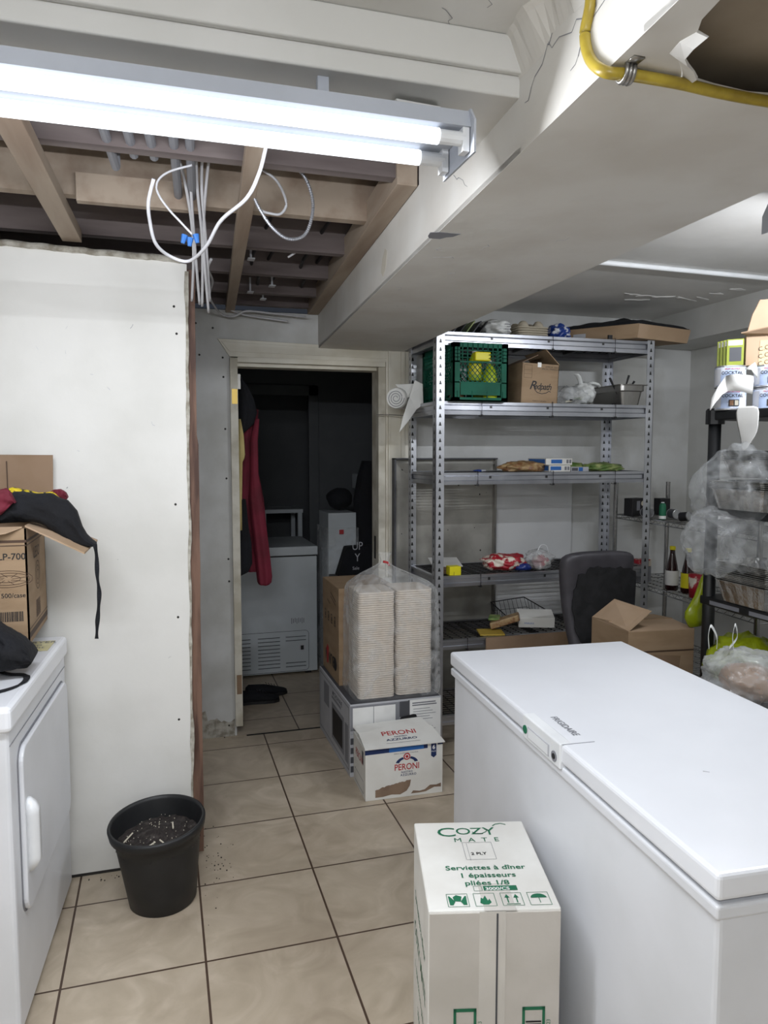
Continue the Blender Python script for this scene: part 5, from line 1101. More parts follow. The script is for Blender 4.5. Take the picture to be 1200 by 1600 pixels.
t = thing('small_carton', 'small white and blue carton beside the stacked boxes, third shelf', 'box', (2.13, 3.52, Z3)); obj('carton_body', bx((2.085, 3.5, Z3), (2.19, 3.56, Z3 + 0.024)), M['lgrey'], t); marks(t, 'printed_panel', [(0.045, 0.002, 0.07, 0.022)], (2.085, 3.5, Z3), FX, FZ_, M['inkblue']); marks(t, 'printed_panel', [(0.004, 0.004, 0.04, 0.02)], (2.085, 3.5, Z3), FX, FZ_, M['grey'])
obj('produce_bag', blob((2.33, 3.60, Z3 + 0.018), (0.12, 0.09, 0.028), 0.3, 3, 43, 4, flat=0.017, ridge=0.25), M['greenpk'], smooth=True, label='flat green and brown food packet at the right of the third shelf', cat='food bag')
obj('green_packet', blob((2.17, 3.62, Z3 + 0.024), (0.06, 0.03, 0.024), 0.3, 3, 44, 3, flat=0.022), M['greenpk'], smooth=True, label='small green packet behind the small carton, third shelf', cat='packet')
# L4
t = thing('yellow_box', 'small bright yellow box by the left post of the fourth shelf', 'box', (1.42, 3.50, Z4)); obj('box_body', bx((1.388, 3.478, Z4), (1.450, 3.53, Z4 + 0.045)), M['yel'], t, bevel=0.002); marks(t, 'slot', [(0.022, 0, 0.024, 0.018)], (1.388, 3.478, Z4), FX, FZ_, M['inkbr'])
T = Matrix.Translation(Vector((1.335, 3.55, Z4 + 0.001))) @ Matrix.Rotation(-0.3, 4, 'Z'); obj('paper_stack', bx((0, 0, 0), (0.10, 0.22, 0.016), T), M['cardd'], label='brown folder lying by the left post of the fourth shelf', cat='folder', bevel=0.002)
T = Matrix.Translation(Vector((1.365, 3.66, Z4 + 0.018))) @ Matrix.Rotation(-0.2, 4, 'Z') @ Matrix.Rotation(0.12, 4, 'X'); obj('paper_sheet', bx((0, 0, 0), (0.16, 0.18, 0.004), T), M['paper'], label='white paper lying behind the yellow box, fourth shelf', cat='paper')
obj('pasta_bag', blob((1.75, 3.60, Z4 + 0.038), (0.115, 0.085, 0.046), 0.25, 2.2, 51, 4, flat=0.037, ridge=0.25), M['pinkred'], smooth=True, label='red and cream food bag with clear window on the fourth shelf', cat='food bag')
obj('blue_bag_end', blob((1.83, 3.545, Z4 + 0.014), (0.05, 0.04, 0.022), 0.3, 3, 52, 3, flat=0.013), mat('deep_blue_film', '22357C', 0.3), smooth=True, label='blue folded packet end under the red and cream food bag', cat='packet')
tb = thing('plastic_bag', 'clear bag of red contents at the right of the fourth shelf', 'plastic bag', (1.95, 3.58, Z4)); obj('bag_body', blob((1.95, 3.58, Z4 + 0.045), (0.07, 0.07, 0.055), 0.3, 2.4, 53, 4, flat=0.044, ridge=0.3), M['filmw'], tb, smooth=True)
obj('bag_handle', tube(BM(), smooth_path([(1.92, 3.56, Z4 + .08), (1.945, 3.56, Z4 + .125), (1.98, 3.56, Z4 + .12), (1.995, 3.56, Z4 + .07)], 6), 0.002, 6), M['plas'], tb)
obj('red_packet', blob((1.96, 3.59, Z4 + 0.032), (0.045, 0.04, 0.035), 0.4, 3, 54, 3, flat=0.03), M['pinkred'], smooth=True, label='red packet inside the clear bag on the fourth shelf', cat='packet')
# L5
wb = thing('wire_basket', 'black wire basket tilted at the back of the fifth shelf', 'basket', (1.93, 3.75, Z5))
bm = BM(); A = [PY(785, 957, 3.80), PY(826, 948, 3.84), PY(853, 985, 3.62), PY(795, 978, 3.70)]
zb_ = Z5 + 0.004
bq = [(1.80, 3.82), (2.02, 3.82), (2.05, 3.66), (1.80, 3.66)]; tq = [(1.785, 3.84), (2.0, 3.85), (2.075, 3.64), (1.80, 3.64)]; tz = [Z5 + .10, Z5 + .115, Z5 + .055, Z5 + .05]
for i in range(4):
    j = (i + 1) % 4
    tube(bm, [(*tq[i], tz[i]), (*tq[j], tz[j])], 0.003, 6); tube(bm, [(*bq[i], zb_), (*bq[j], zb_)], 0.002, 6)
    tube(bm, [((bq[i][0] + tq[i][0]) / 2, (bq[i][1] + tq[i][1]) / 2, (zb_ + tz[i]) / 2), ((bq[j][0] + tq[j][0]) / 2, (bq[j][1] + tq[j][1]) / 2, (zb_ + tz[j]) / 2)], 0.0013, 5)
    for k in range(8):
        f = k / 8; tube(bm, [(bq[i][0] + (bq[j][0] - bq[i][0]) * f, bq[i][1] + (bq[j][1] - bq[i][1]) * f, zb_), (tq[i][0] + (tq[j][0] - tq[i][0]) * f, tq[i][1] + (tq[j][1] - tq[i][1]) * f, tz[i] + (tz[j] - tz[i]) * f)], 0.0013, 5)
obj('wire_mesh', bm, M['blackp'], wb)
T = Matrix.Translation(Vector((1.80, 3.545, Z5 + 0.0))) @ Matrix.Rotation(0.25, 4, 'Z') @ Matrix.Rotation(math.radians(-17), 4, 'Y')
wbx = thing('white_carton', 'white box tipped on its side before the wire basket, fifth shelf', 'box', (1.88, 3.6, Z5)); obj('carton_body', bx((0, 0, 0.0), (0.19, 0.12, 0.055), Matrix.Translation(Vector((1.81, 3.54, Z5 + .02))) @ Matrix.Rotation(-0.35, 4, 'Z') @ Matrix.Rotation(math.radians(12), 4, 'X')), M['wcard'], wbx, bevel=0.002)
text(wbx, 'FRAGILE', 0.014, Vector((1.86, 3.515, Z5 + 0.045)), (0.94, -0.34, 0), (0, 0.2, 0.98), M['inkblue'])
T = Matrix.Translation(Vector((1.66, 3.56, Z5 + 0.012))) @ Matrix.Rotation(-0.5, 4, 'Z') @ Matrix.Rotation(-0.35, 4, 'Y'); obj('noodle_packet', bx((0, 0, 0), (0.16, 0.085, 0.035), T), M['brownpk'], label='brown packet with green end leaning before the wire basket', cat='packet', bevel=0.006)
T = Matrix.Translation(Vector((1.66, 3.60, Z5 + 0.055))) @ Matrix.Rotation(-0.5, 4, 'Z'); obj('green_packet', bx((0, 0, 0), (0.06, 0.10, 0.012), T), M['greenpk'], label='green flat packet resting on the brown packet, fifth shelf', cat='packet', bevel=0.003)
T = Matrix.Translation(Vector((1.57, 3.50, Z5 + 0.001))) @ Matrix.Rotation(-0.25, 4, 'Z'); obj('yellow_envelope', bx((0, 0, 0), (0.13, 0.12, 0.008), T), mat('ochre_paper', 'B79A3C', 0.7), label='ochre folder lying at the left of the fifth-shelf items', cat='folder')
T = Matrix.Translation(Vector((1.58, 3.448, 0.50))); obj('torn_cardboard', rough(bx((0, 0, 0), (0.5, 0.008, 0.085), T), 0.003, 9), M['cardd'], label='flattened cardboard strip leaning on the fifth shelf front behind the freezer', cat='cardboard')

# steel sheet panels leaning behind the shelf
pn = thing('steel_hood_panel', 'tall stained steel panel with dark rim leaning on the wall behind the shelf', 'panel', (1.54, 3.95, 0.0))
x0, x1, z1_ = 1.236, 1.862, 1.505
obj('sheet', bx((x0 + .01, 3.972, 0.0), (x1 - .01, 3.976, z1_ - 0.01)), M['sheet'], pn)
for nm, a, b in (('rim', (x0, 3.93, 0), (x0 + 0.010, 3.98, z1_)), ('rim', (x1 - 0.012, 3.94, 0), (x1, 3.98, z1_)), ('rim', (x0, 3.93, z1_ - 0.008), (x1, 3.98, z1_))): obj(nm, bx(a, b), M['steel'] if b[0] == x1 and a[0] > x0 else M['grey'], pn, bevel=0.001)
bm = BM(); prism(bm, [(x0 + 0.02, 3.940, z1_ - 0.03), (x1 - 0.02, 3.940, z1_ - 0.03), (x1 - 0.09, 3.968, z1_ - 0.13), (x0 + 0.12, 3.968, z1_ - 0.13)], (0, 0.003, 0)); obj('folded_lip', bm, M['sheet'], pn)
obj('edge_strip', bx((x0 + 0.012, 3.955, 0), (x0 + 0.11, 3.962, z1_ - 0.03)), M['sheet'], pn)
bm = BM(); rr_ = random.Random(11)
for k in range(28):
    x = rr_.uniform(x0 + 0.03, x1 - 0.05); z = rr_.choice([rr_.uniform(1.3, 1.45), rr_.uniform(0.6, 1.4)]); s = rr_.uniform(0.002, 0.006); yy = 3.9715 if not (x < x0 + .11) else 3.9545
    prism(bm, [(x + s * math.cos(a) * rr_.uniform(.6, 1.4), yy - 0.0005, z + s * math.sin(a)) for a in [2 * PI * i / 7 for i in range(7)]], (0, -0.0003, 0))
obj('grime_spots', bm, M['spot'], pn)
obj('leaning_sheet', bx((1.868, 3.978, 0.0), (2.38, 3.990, 1.46 - 0.05)), mat('white_panel_gloss', 'D9DADB', 0.25, col2='D0D1D2', scale=2), label='glossy white panel leaning on the wall beside the steel panel', cat='sheet', bevel=0.002)

# roll of plastic by the doorway
rl_ = thing('plastic_roll', 'roll of white plastic bags sticking out beside the door trim', 'roll', (1.27, 3.8, 1.80))
cR = PY(619, 622, 3.74); T = Matrix.Rotation(-PI / 2, 4, 'X'); bm = BM()
dirv = Vector((0.45, 0.62, 0.02)).normalized()
p0 = cR; p1 = cR + dirv * 0.22
def ringp(p, r, n=24):
    u = dirv.cross(Vector((0, 0, 1))).normalized(); v = u.cross(dirv); return [p + u * r * math.cos(2 * PI * k / n) + v * r * math.sin(2 * PI * k / n) for k in range(n)]
loft(bm, [ringp(p0, 0.048), ringp(p0 - dirv * 0.003, 0.052), ringp(p0 + dirv * 0.01, 0.056), ringp(p1, 0.056)]); obj('rolled_film', bm, M['tissue'], rl_, smooth=False)
bm = BM(); spl = [p0 - dirv * 0.0045 + (ringp(Vector((0, 0, 0)), 0.008 + 0.038 * i / 60, 20)[i % 20]) for i in range(61)]; tube(bm, spl, 0.0016, 5); obj('spiral_edge', bm, M['inkgr'], rl_)
sheet = [PY(648, 594, 3.72), PY(660, 600, 3.70), PY(661, 632, 3.70), PY(650, 640, 3.70), PY(640, 655, 3.68), PY(624, 675, 3.66), PY(630, 650, 3.68), PY(640, 620, 3.70)]
bm = BM(); prism(bm, sheet, (0.004, 0.004, 0)); obj('hanging_sheet', bm, M['tissue'], rl_)
bm = BM(); prism(bm, [PY(618, 601, 3.76), PY(648, 600, 3.74), PY(650, 615, 3.74), PY(636, 622, 3.72)], (0, 0.004, 0.002)); obj('loose_sheet', bm, M['tissue'], rl_)
bm = BM(); tube(bm, [PY(588, 648, 3.95), PY(610, 648, 3.93), PY(634, 650, 3.90)], 0.003, 6); obj('nail_rod', bm, M['steel'], label='thin metal rod sticking across the right door trim', cat='rod')

# ================================================================== CHAIR
ch = thing('office_chair', 'dark grey leather office chair with worn bare back, behind the freezer', 'chair', (1.97, 3.13, 0))
x0, x1 = 1.752, 2.165
bm = BM(); rings = []
for i in range(9):
    t = i / 8; z = 0.50 + 0.60 * t; y = 2.95 + 0.05 * math.sin(t * PI) * 1 + 0.05 * t; wl = x0 + 0.075 * (1 - t) ** 1.2; wr = x1 - 0.03 * (1 - t)
    th = 0.07
    if i == 8: wl += 0.02; wr -= 0.02; z -= 0.02
    rings.append([(wl + 0.01, y, z), (wl + 0.04, y - 0.012, z), ((wl + wr) / 2, y - 0.016, z), (wr - 0.04, y - 0.012, z), (wr - 0.01, y, z), (wr, y + th / 2, z), (wr - 0.02, y + th, z), ((wl + wr) / 2, y + th, z), (wl + 0.02, y + th, z), (wl, y + th / 2, z)])
loft(bm, rings); br = obj('backrest', bm, M['leather'], ch, smooth=True, subd=2)
bm = BM(); pts = []
for i in range(60):
    a = 2 * PI * i / 60; rx, rz = 0.185, 0.20; k = 1 + 0.12 * nz((math.cos(a) * 2, math.sin(a) * 2, 0), 2.2, 4) + 0.05 * nz((math.cos(a) * 9, math.sin(a) * 9, 0), 2, 5)
    x = 2.00 + rx * k * math.copysign(abs(math.cos(a)) ** 0.7, math.cos(a)); z = 0.81 + rz * k * math.copysign(abs(math.sin(a)) ** 0.7, math.sin(a))
    if z > 1.02: z = 1.02 + (z - 1.02) * 0.3 + 0.01 * nz((x, 0, 0), 30, 2)
    x = min(x, 2.15 - max(0, .9 - z) * .05); pts.append((x, z))
prism(bm, [(x, 2.947 + 0.05 * math.sin(((z - 0.5) / 0.6) * PI) + 0.05 * (z - .5) / .6 - 0.0175, z) for x, z in pts], (0, 0.006, 0)); obj('worn_patch', bm, M['worn'], br)
obj('seat', bx((1.76, 2.99, 0.43), (2.18, 3.42, 0.50)), M['leather'], ch, bevel=0.03)
bm = BM(); tube(bm, [(1.97, 3.2, 0.10), (1.97, 3.2, 0.43)], 0.028, 14); obj('gas_column', bm, M['blackp'], ch)
for k in range(5):
    a = 2 * PI * k / 5 + 0.9; e = Vector((1.97 + 0.22 * math.cos(a), 3.2 + 0.22 * math.sin(a), 0.07)); bm = BM(); tube(bm, [(1.97, 3.2, 0.12), e], [0.025, 0.015], 8); obj('leg', bm, M['blackp'], ch)
    bm = BM(); d = Vector((math.sin(a), -math.cos(a), 0)) * 0.02; c0 = e - Vector((0, 0, 0.042)); tube(bm, [c0 - d, c0 + d], 0.028, 14); obj('castor', bm, M['blackp'], ch)
# open cardboard box before chair
ob = thing('open_carton', 'open brown cardboard box with raised flap between the freezer and black shelf', 'box', (2.0, 2.72, 0))
q1 = PY(925, 972, 2.78); q2 = PY(982, 988, 2.52); q3 = PY(1085, 985, 2.60); zt_ = 0.80
A_ = Vector((q1.x, 2.86, 0)); B_ = Vector((PZ(982, 988, zt_).x, PZ(982, 988, zt_).y, 0)); C_ = Vector((PZ(1085, 983, zt_).x, PZ(1085, 983, zt_).y, 0))
A_ = Vector((PZ(925, 965, zt_).x, PZ(925, 965, zt_).y, 0)); D_ = A_ + C_ - B_
def wl2(a, b, nm, m):
    b_ = BM(); n_ = (b - a).cross(Vector((0, 0, 1))).normalized(); prism(b_, [a, b, b + Vector((0, 0, zt_)), a + Vector((0, 0, zt_))], -n_ * 0.005); return obj(nm, b_, m, ob)
wl2(A_, B_, 'left_wall', M['card']); wl2(B_, C_, 'front_wall', M['card']); wl2(C_, D_, 'right_wall', M['card']); wl2(D_, A_, 'back_wall', M['card'])
bm = BM(); prism(bm, [A_, B_, C_, D_], (0, 0, 0.004)); obj('bottom', bm, M['card'], ob)
zv = Vector((0, 0, zt_)); mid = (B_ + C_) / 2
fl1 = PY(960, 937, A_.y - 0.05); fl2 = PY(1018, 956, B_.y - 0.0)
bm = BM(); prism(bm, [A_ + zv, B_ + zv, fl2, fl1], (0, 0, 0.004)); obj('raised_flap', bm, M['card2'], ob)
up = (D_ - C_).normalized() * 0.17 + Vector((0, 0, 0.01)); bm = BM(); prism(bm, [B_ + zv, C_ + zv, C_ + zv + up, B_ + zv + up], (0, 0, 0.004)); obj('front_flap', bm, M['card2'], ob)
bm = BM(); prism(bm, [D_ + zv, A_ + zv, A_ + zv - up * 0.8 + Vector((0, 0, .02)), D_ + zv - up * 0.8 + Vector((0, 0, .02))], (0, 0, 0.004)); obj('back_flap', bm, M['card'], ob)
bX = (C_ - B_).normalized(); marks(ob, 'tape_strip', [(0, zt_ - 0.09, (C_ - B_).length, zt_ - 0.083)], B_, bX, FZ_, M['inkbr']); marks(ob, 'scuffed_patch', [[(0.05, zt_ - 0.28), (0.22, zt_ - 0.26), (0.24, zt_ - 0.11), (0.12, zt_ - 0.10), (0.06, zt_ - 0.12)]], B_, bX, FZ_, M['cardd'])

# ================================================================== CHROME WIRE RACK
wr = thing('wire_rack', 'chrome wire rack with jars and sauce bottles in the far right corner', 'rack', (2.55, 3.3, 0))
Aw = Vector((2.585, 3.83, 0)); dl = Vector((-0.06, -0.995, 0)).normalized() * 1.2; dw = Vector((0.995, -0.06, 0)) * 0.35
for c in (Aw, Aw + dw, Aw + dl, Aw + dl + dw):
    if c is Aw or (c - (Aw + dw)).length < 1e-6: zt2 = 1.357
    else: zt2 = 1.30
    bm = BM(); tube(bm, [c, c + Vector((0, 0, zt2))], 0.0125, 14); lathe(bm, [(0.0135, zt2 - .004), (0.0135, zt2 + 0.003)], c, 14); obj('post', bm, M['chrome'], wr, smooth=False)
for z in (1.17, 0.80, 0.43, 0.10):
    bm = BM()
    for s in (0, 1):
        for dz in (0, -0.022): tube(bm, [Aw + dw * s + Vector((0, 0, z + dz)), Aw + dw * s + dl + Vector((0, 0, z + dz))], 0.003, 6); tube(bm, [Aw + dl * s + Vector((0, 0, z + dz)), Aw + dl * s + dw + Vector((0, 0, z + dz))], 0.003, 6)
    n = 44
    for s in (0, 1):
        for k in range(n): 
            f = k / n; p = Aw + dw * s + dl * f + Vector((0, 0, z - (0 if k % 2 else 0.022))); q = Aw + dw * s + dl * ((k + 1) / n) + Vector((0, 0, z - (0.022 if k % 2 else 0))); tube(bm, [p, q], 0.0015, 4, cap=False)
    for k in range(1, 36): f = k / 36; tube(bm, [Aw + dl * f + Vector((0, 0, z)), Aw + dl * f + dw + Vector((0, 0, z))], 0.0016, 4, cap=False)
    for k in range(1, 5): f = k / 5; tube(bm, [Aw + dw * f + Vector((0, 0, z - .003)), Aw + dw * f + dl + Vector((0, 0, z - .003))], 0.002, 4, cap=False)
    obj('wire_shelf', bm, M['chrome'], wr)
zr = 1.174
def onr(px, f): # point on the rack at fraction f of its length, under pixel column px
    r = ray(px, 800); 
    base = Aw + dl * f; k = (base.x - base.y * r.x / r.y) / -(dw.x - dw.y * r.x / r.y); k = min(0.9, max(0.1, k)); return base + dw * k + Vector((0, 0, zr))
def can(label, p, r, h, lab, group=None, txt=None, name='can', horiz=None):
    t = thing(name, label, 'can', p, group); bm = BM(); Rm = horiz
    lathe(bm, [(r * .96, 0), (r, 0.002), (r, 0.005), (r * .98, 0.006), (r * .98, h - 0.006), (r, h - 0.005), (r, h - 0.001), (r * .93, h), (r * .92, h - 0.003)], (0, 0, 0), 28); 
    if Rm: bm.transform(Rm)
    bm.transform(Matrix.Translation(p)); obj('can_body', bm, M['tin'], t)
    bm = BM(); lathe(bm, [(r * .985, 0.007), (r * .985, h - 0.007)], (0, 0, 0), 28, cap0=False, cap1=False)
    if Rm: bm.transform(Rm)
    bm.transform(Matrix.Translation(p)); obj('can_label', bm, lab, t, smooth=True)
    return t
p = onr(980, 0.12); T = Matrix.Translation(p) @ Matrix.Rotation(0.3, 4, 'Z')
tn = thing('coffee_tin', 'black rectangular tin with pale label at the left of the wire rack', 'tin', p); obj('tin_body', bx((-0.055, -0.03, 0), (0.055, 0.03, 0.10), T), M['inkb'], tn, bevel=0.003)
marks(tn, 'printed_label', [(-0.018, 0.03, 0.012, 0.085)], T @ Vector((0, -0.03, 0)), T.to_3x3() @ Vector((1, 0, 0)), FZ_, M['inkgr']); marks(tn, 'printed_label', [circ(0.035, 0.07, 0.014)], T @ Vector((0, -0.03, 0)), T.to_3x3() @ Vector((1, 0, 0)), FZ_, M['pale'])
can('grey can lying on its side on the wire rack', onr(1003, 0.2) + Vector((0, 0, 0.027)), 0.026, 0.06, M['grey'], horiz=Matrix.Rotation(PI / 2, 4, 'X'))
p = onr(1030, 0.35); bottle('small green and white squeeze bottle on the wire rack', p.x, p.y, p.z, 0.018, 0.095, M['inkg'], M['plas'], M['inkw'], neck=0.15, labz=(0.05, 0.22))
p = onr(1034, 0.10); obj('dark_tin', bx((p.x - .035, p.y - .03, p.z), (p.x + .035, p.y + .03, p.z + .095)), M['inkb'], label='tall dark tin behind the green bottle on the wire rack', cat='tin', bevel=0.003)
can('small can with pale lid lying right of the green bottle', onr(1047, 0.3) + Vector((0, 0, 0.027)), 0.026, 0.06, M['grey'], horiz=Matrix.Rotation(PI / 2, 4, 'X'))
can('black can lying furthest right on the wire rack top', onr(1062, 0.45) + Vector((0, 0, 0.024)), 0.024, 0.06, M['inkb'], horiz=Matrix.Rotation(PI / 2.2, 4, 'X') @ Matrix.Rotation(0.3, 4, 'Y'))
for k, (px, f) in enumerate(((1053, 0.42), (1078, 0.50))):
    p = onr(px, f); p.z = 0.804; b = bottle(['dark red sauce bottle with yellow cap and white label on the wire rack', 'dark red sauce bottle with yellow cap and yellow label on the wire rack'][k], p.x, p.y, p.z, 0.034, 0.235, M['glassd'], M['yel'], M['paper'] if k == 0 else M['yel'], group='sauce bottles on the wire rack', labz=(0.12, 0.45), neck=0.6)
p = onr(1005, 0.2); p.z = 0.804; obj('red_carton', bx((p.x - .05, p.y - .03, p.z + .09), (p.x + .04, p.y + .03, p.z + .13)), M['pinkred'], label='red packet stacked on the lower wire rack tier behind the chair', cat='packet', bevel=0.003)
obj('grey_carton', bx((p.x - .05, p.y - .03, p.z), (p.x + .04, p.y + .03, p.z + .089)), M['mgrey'], label='grey carton under the red packet on the wire rack', cat='box', bevel=0.003)
p = onr(1090, 0.6); p.z = 0.804; obj('red_cup', lathe(BM(), [(0.03, 0), (0.036, 0.12)], p, 18), M['pinkred'], smooth=True, label='dark red cup right of the sauce bottles', cat='cup')

# ================================================================== BLACK PLASTIC SHELF
bs = thing('black_shelf', 'black plastic shelving unit at the right edge, loaded with cans and bags', 'shelf', (2.36, 2.1, 0))
bx0, bx1, by0, by1 = 2.105, 2.56, 1.55, 2.515
tiers = [1.70, 1.32, 0.955, 0.58, 0.18]
for x in (bx0 + 0.025, bx1 - 0.025):
    for y in (by0 + 0.025, by1 - 0.025):
        bm = BM(); tube(bm, [(x, y, 0), (x, y, tiers[0])], 0.024, 16); obj('post', bm, M['blackp'], bs, smooth=True)
        bm = BM(); lathe(bm, [(0.036, tiers[0] - 0.05), (0.036, tiers[0] + 0.004), (0.03, tiers[0] + 0.012)], (x, y, 0), 16); obj('post_cap', bm, M['blackp'], bs)
for z in tiers:
    bm = BM(); box(bm, (bx0, by0, z - 0.035), (bx1, by1, z)); obj('tier', bm, M['blackp'], bs, bevel=0.006)
    if z == 0.955: marks(bs, 'price_strip', [(0.06, -0.028, 0.22, -0.012), (0.27, -0.028, 0.45, -0.012)], (bx0, by1, z), (0, -1, 0), FZ_, M['inkgr'], lift=0.001)
# cans with fruit cocktail labels
def wrap_text(t, s, size, c, r, z, ang0, m):
    def wp(p): a = ang0 + p.x / r; return Vector((c.x + (r * 1.0) * math.sin(a), c.y - (r * 1.0) * math.cos(a), z + p.y))
    text(t, s, size, (0, 0, 0), (1, 0, 0), (0, 0, 1), m, warp=wp, bold=0.015)
cans = [(2.142 + 0.005, 2.43, 1.701, 'fruit can of the nearer column, lower one behind the paper sheet'), (2.142, 2.43, 1.788, 'COCKTAIL fruit can on top of the left column on the black shelf'), (2.265, 2.36, 1.701, 'fruit can at the right edge, bottom of its column'), (2.265, 2.36, 1.788, 'fruit can at the right edge, top of its column')]
for x, y, z, lb in cans:
    c = Vector((x, y, z)); t = can(lb, c, 0.057, 0.085, M['label'], group='blue labelled fruit cans on the black shelf')
    view = math.atan2(x, y)   # direction from camera
    wrap_text(t, 'COCKTAIL', 0.017, c, 0.0585, z + 0.055, -view + 0.15, M['inkb']); wrap_text(t, 'FRUIT IN SYRUP', 0.008, c, 0.0585, z + 0.07, -view + 0.15, M['inkr'])
    for a0, a1, z0, z1, mm in ((-0.1, 0.55, 0.015, 0.04, 'inkb'), (-0.03, 0.2, 0.018, 0.037, 'brownpk'), (0.27, 0.5, 0.018, 0.037, 'pale'), (-1.2, -0.6, 0.01, 0.072, 'lgrey')):
        bm = BM(); rr2 = 0.0586 if mm == 'inkb' or mm == 'lgrey' else 0.059; rows = []
        for i in range(7):
            a = -view + a0 + (a1 - a0) * i / 6; rows.append([(x + rr2 * math.sin(a), y - rr2 * math.cos(a), z + z0), (x + rr2 * math.sin(a), y - rr2 * math.cos(a), z + z1)])
        loft(bm, rows, cap=False, close=False); obj('label_picture', bm, M[mm], t, smooth=True)
for k in range(4):
    x = 2.148 + 0.0 * k; T = Matrix.Translation(Vector((2.135 + 0.004 * k, 2.40 + 0.022 * k, 1.8735))) @ Matrix.Rotation(-0.75 + 0.02 * k, 4, 'Z')
    t = thing('seed_packet', ['front lime and black picture packet standing on the left can column', 'second lime packet behind the front one on the cans', 'third lime packet in the row on the cans', 'rearmost lime packet in the row on the cans'][k], 'packet', T @ Vector((0, 0, 0)), 'lime packets on the cans')
    obj('packet_body', bx((-0.03, -0.008, 0), (0.03, 0.008, 0.10), T), mat('olive_lime_print', '929C33', 0.5), t, bevel=0.002)
    tx = T.to_3x3() @ Vector((1, 0, 0)); marks(t, 'picture', [(-0.02, 0.015, 0.022, 0.068)], T @ Vector((0, -0.008, 0)), tx, FZ_, M['grey']); marks(t, 'header_print', [(-0.025, 0.076, 0.025, 0.095)], T @ Vector((0, -0.008, 0)), tx, FZ_, M['paper'])
# cardboard box top right
tb2 = thing('torn_carton', 'brown carton with torn flap at the top right edge, on the cans', 'box', (2.28, 2.33, 1.874))
T = Matrix.Translation(Vector((2.185, 2.40, 1.874))) @ Matrix.Rotation(-0.55, 4, 'Z')
obj('carton_body', bx((0, 0, 0), (0.22, 0.14, 0.115), T), M['card2'], tb2, bevel=0.002)
tX = T.to_3x3() @ Vector((1, 0, 0)); tN = T.to_3x3() @ Vector((0, -1, 0))
def tp_(x, y, z): return T @ Vector((x, y, z))
bm = BM(); prism(bm, [tp_(0.0, 0, 0.115), tp_(0.22, 0, 0.115), tp_(0.22, -0.05, 0.165), tp_(-0.025, -0.03, 0.12)], (0, 0, 0.004)); obj('lower_flap', bm, M['cardd'], tb2)
bm = BM(); prism(bm, [tp_(0.005, 0.02, 0.12), tp_(0.22, 0.02, 0.14), tp_(0.22, 0.03, 0.26), tp_(0.05, 0.03, 0.255), tp_(0.035, 0.028, 0.22), tp_(0.025, 0.026, 0.20)], (0, 0.004, 0)); obj('torn_flap', bm, mat('peach_cardboard', 'B89A80', 0.8), tb2)
bm = BM(); prism(bm, [tp_(0.045, -0.001, 0.002), tp_(0.2, -0.001, 0.002), tp_(0.2, -0.001, 0.10), tp_(0.05, -0.001, 0.095)], tN * 0.0006); obj('kraft_label', bm, mat('kraft_label', 'C9B089', 0.8), tb2)
for k in range(3): text(tb2, 'C.C. NO: 12', 0.024, tp_(0.105, -0.0022, 0.075 - 0.028 * k), (tX + Vector((0, 0, 0.25))), Vector((0, 0, 1)) - tX * 0.25, M['inkbr'])
# paper sheets
bm = BM(); rows = []
S = [(1133, 590, 1175, 590), (1140, 612, 1173, 616)]
g1 = [[PY(1136, 588, 2.36), PY(1178, 590, 2.30)], [PY(1134, 602, 2.345), PY(1177, 603, 2.29)], [PY(1138, 612, 2.34), PY(1176, 616, 2.29)]]
rows = [[PY(1134, 587, 2.40), PY(1150, 584, 2.33), PY(1178, 587, 2.28)], [PY(1135, 600, 2.37), PY(1152, 600, 2.325), PY(1177, 602, 2.28)], [PY(1137, 611, 2.36), PY(1154, 611, 2.325), PY(1176, 616, 2.28)]]
tpz = thing('paper_sheet', 'white paper strip draped across the fruit cans on the black shelf', 'paper', PY(1150, 605, 2.33)); loft(bm, rows, cap=False, close=False); obj('strip', bm, M['paper'], tpz, smooth=True, solid=0.001)
bm = BM(); loft(bm, [[PY(1134, 587, 2.40), PY(1137, 611, 2.36)], [PY(1122, 604, 2.38), PY(1128, 617, 2.34)], [PY(1112, 622, 2.36), PY(1117, 630, 2.33)], [PY(1109, 641, 2.35), PY(1110, 641, 2.33)]], cap=False, close=False); obj('hanging_corner', bm, M['paper'], tpz, smooth=True, solid=0.001)
bm = BM(); loft(bm, [[PY(1163, 577, 2.30), PY(1180, 566, 2.28)], [PY(1174, 578, 2.28), PY(1183, 573, 2.27)], [PY(1182, 590, 2.27), PY(1184, 590, 2.27)]], cap=False, close=False); obj('curled_tip', bm, M['paper'], tpz, smooth=True, solid=0.001)
bm = BM(); loft(bm, [[PY(1148, 634, 2.33), PY(1168, 634, 2.28), PY(1189, 632, 2.23)], [PY(1149, 655, 2.33), PY(1170, 657, 2.28), PY(1186, 655, 2.23)], [PY(1154, 675, 2.33), PY(1172, 677, 2.28), PY(1185, 676, 2.23)], [PY(1158, 692, 2.33), PY(1168, 690, 2.28), PY(1175, 688, 2.25)], [PY(1159, 705, 2.33), PY(1163, 705, 2.3), PY(1166, 704, 2.28)]], cap=False, close=False)
for v in bm.verts: v.co.x -= 0.0
obj('paper_sheet', bm, M['paper'], smooth=True, solid=0.001, subd=1, label='white paper tongue hanging down from the top tier of the black shelf', cat='paper')
